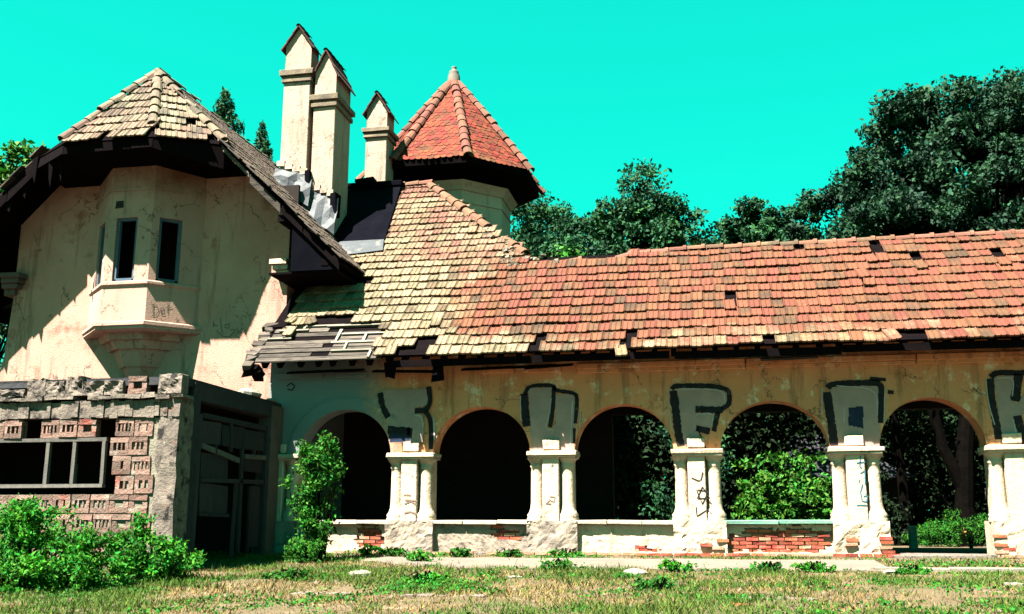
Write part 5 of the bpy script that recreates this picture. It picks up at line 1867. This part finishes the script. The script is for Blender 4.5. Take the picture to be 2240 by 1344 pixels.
box_elder('upright vine covered sapling between the shed door and first arch', -7.55, -1.9,
          [(-7.5, -1.8, 1.7, .34, .40, .48), (-7.7, -1.9, 1.1, .42, .4, .5), (-7.5, -2.0, .55, .42, .4, .45), (-7.65, -2.1, .1, .5, .4, .32), (-7.25, -1.8, 1.55, .25, .3, .5), (-7.25, -1.9, 2.1, .22, .2, .2), (-7.8, -1.9, 2.05, .2, .2, .2)], 7000, 'leaf_vine', .088, 110, .085, 36)
for k, (x, y, h, w, lab) in enumerate(((-6.9, -.55, .30, .38, 'leafy weed at the wall foot left of the first pier'), (-6.35, -.5, .22, .32, 'low weed at the foot of the first pier'), (-4.85, -.75, .26, .25, 'bright weed tuft below the second parapet'),
                                        (-5.35, -1.9, .32, .34, 'bushy dark weed at the left end of the path'), (-3.9, -.7, .18, .3, 'low weed tuft below the second parapet, right of the bright one'), (-2.75, -.62, .2, .34, 'weed tuft at the foot of the second pier'),
                                        (-.5, -3.25, .30, .42, 'bright weed on the path edge below the third pier'), (-2.55, -3.2, .26, .36, 'bright weed on the path edge below the second pier'), (1.0, -3.15, .2, .3, 'small weed on the path edge below the fourth arch'),
                                        (1.75, -3.2, .2, .34, 'wider weed on the path edge below the fourth arch, toward the kerb'), (-.75, -5.9, .24, .3, 'dark weed tuft in the lawn below the third pier'), (3.2, -3.45, .16, .3, 'low weed against the kerb'),
                                        (-4.3, -5.4, .22, .4, 'weed tuft in the lawn below the second arch'), (-6.5, -5.2, .22, .5, 'broad weed patch in the lawn left of the first pier'))):
    shrub('weed', x, y, ground_z(x, y), [(x, y, ground_z(x, y) + h * .3, w, w * .7, h * .38)], 420, .07, 'leaf_vine' if k % 3 else 'leaf_bush', lab, 'weed', clump=.05, nclump=26, stems=6)


# grass: green and dry blades
def blades(name, n, mat, dens, hmin, hmax, seed):
    x = RNG.uniform(-12, 9.0, n * 3)
    u = RNG.random(n * 3)
    y = -.35 - 11.0 * u ** .8
    p = dens(x, y)
    keep = RNG.random(n * 3) < p
    x, y = x[keep][:n], y[keep][:n]
    n = len(x)
    z = -.05 + .05 * y - .01 + .02 * vnoise(x * 1.1, y * 1.1, 2)
    h = hmin + (hmax - hmin) * RNG.random(n) ** 2 * (.4 + 1.0 * vnoise(x * .9, y * .9, 21))
    a = RNG.uniform(0, 2 * math.pi, n)
    w = .006 + .008 * RNG.random(n)
    lean = RNG.normal(size=(n, 2)) * .55 * h[:, None]
    V = np.empty((n, 3, 3), np.float32)
    V[:, 0] = np.stack([x - np.cos(a) * w, y - np.sin(a) * w, z], 1)
    V[:, 1] = np.stack([x + np.cos(a) * w, y + np.sin(a) * w, z], 1)
    V[:, 2] = np.stack([x + lean[:, 0], y + lean[:, 1], z + h], 1)
    mesh_np(name, V.reshape(-1, 3), np.arange(3 * n), 3, mat, kind='stuff', base=(0, 0, 0))


def off_path(x, y):
    edge_s = -3.05 + np.maximum(0, -4.6 - x) * .55
    on = (x > -6.4) & (x < 3.0) & (y > edge_s + .15) & (y < -1.05)
    on2 = (x > 2.7) & (y > -2.98) & (y < -2.6)
    return np.where(on | on2, .015, 1.0)


gpatch = lambda x, y: np.clip((vnoise(x * .5, y * .7, 31) * .55 + vnoise(x * 1.9, y * 2.2, 32) * .45 - .41 - .03 * np.maximum(0, x - 1) + .10 * (y < -3.2) * (y > -5.6)) * 4.5, 0.04, 1)
blades('grass', 70000, 'grass_green', lambda x, y: gpatch(x, y) * off_path(x, y), .03, .13, 1)
blades('dry_grass', 70000, 'grass_dry', lambda x, y: np.clip(1.05 - gpatch(x, y), .12, .8) * off_path(x, y) * np.where(y > -1.2, .5, 1), .02, .08, 2)
n = 22000
x, u = RNG.uniform(-11, 8.5, n * 4), RNG.random(n * 4)
y = -.4 - 9.5 * u
keep = (RNG.random(n * 4) < np.clip((vnoise(x * .8, y * 1.1, 51) * .6 + vnoise(x * 3.1, y * 3.6, 52) * .5 - .56 - .02 * np.maximum(x, 0)) * 5, 0, 1) * off_path(x, y))
x, y = x[keep][:n], y[keep][:n]
C = np.stack([x, y, -.05 + .05 * y + .01 + .09 * RNG.random(len(x)) ** 1.5 * vnoise(x * 2, y * 2, 53)], 1)
leaf_mesh('ground_cover', C, .03 + .05 * RNG.random(len(x)), .02 + .025 * RNG.random(len(x)), 'leaf_vine', kind='stuff', base=(0, 0, 0))
n = 1600
x, y = RNG.uniform(-8, 8, n), RNG.uniform(-9, -.4, n)
V, Fc = [], []
for a, b in zip(x, y):
    r = random.uniform(.008, .045) if random.random() < .25 else random.uniform(.006, .02)
    z = ground_z(a, b)
    i = len(V)
    V += [(a - r, b - r, z), (a + r, b - r * .8, z), (a + r * .8, b + r, z), (a - r, b + r, z), (a + random.uniform(-.4, .4) * r, b, z + r * 1.1)]
    Fc += [(i, i + 1, i + 4), (i + 1, i + 2, i + 4), (i + 2, i + 3, i + 4), (i + 3, i, i + 4)]
mesh_np('gravel', np.array(V), np.array(Fc), 3, 'pebble', kind='stuff', base=(0, 0, 0))
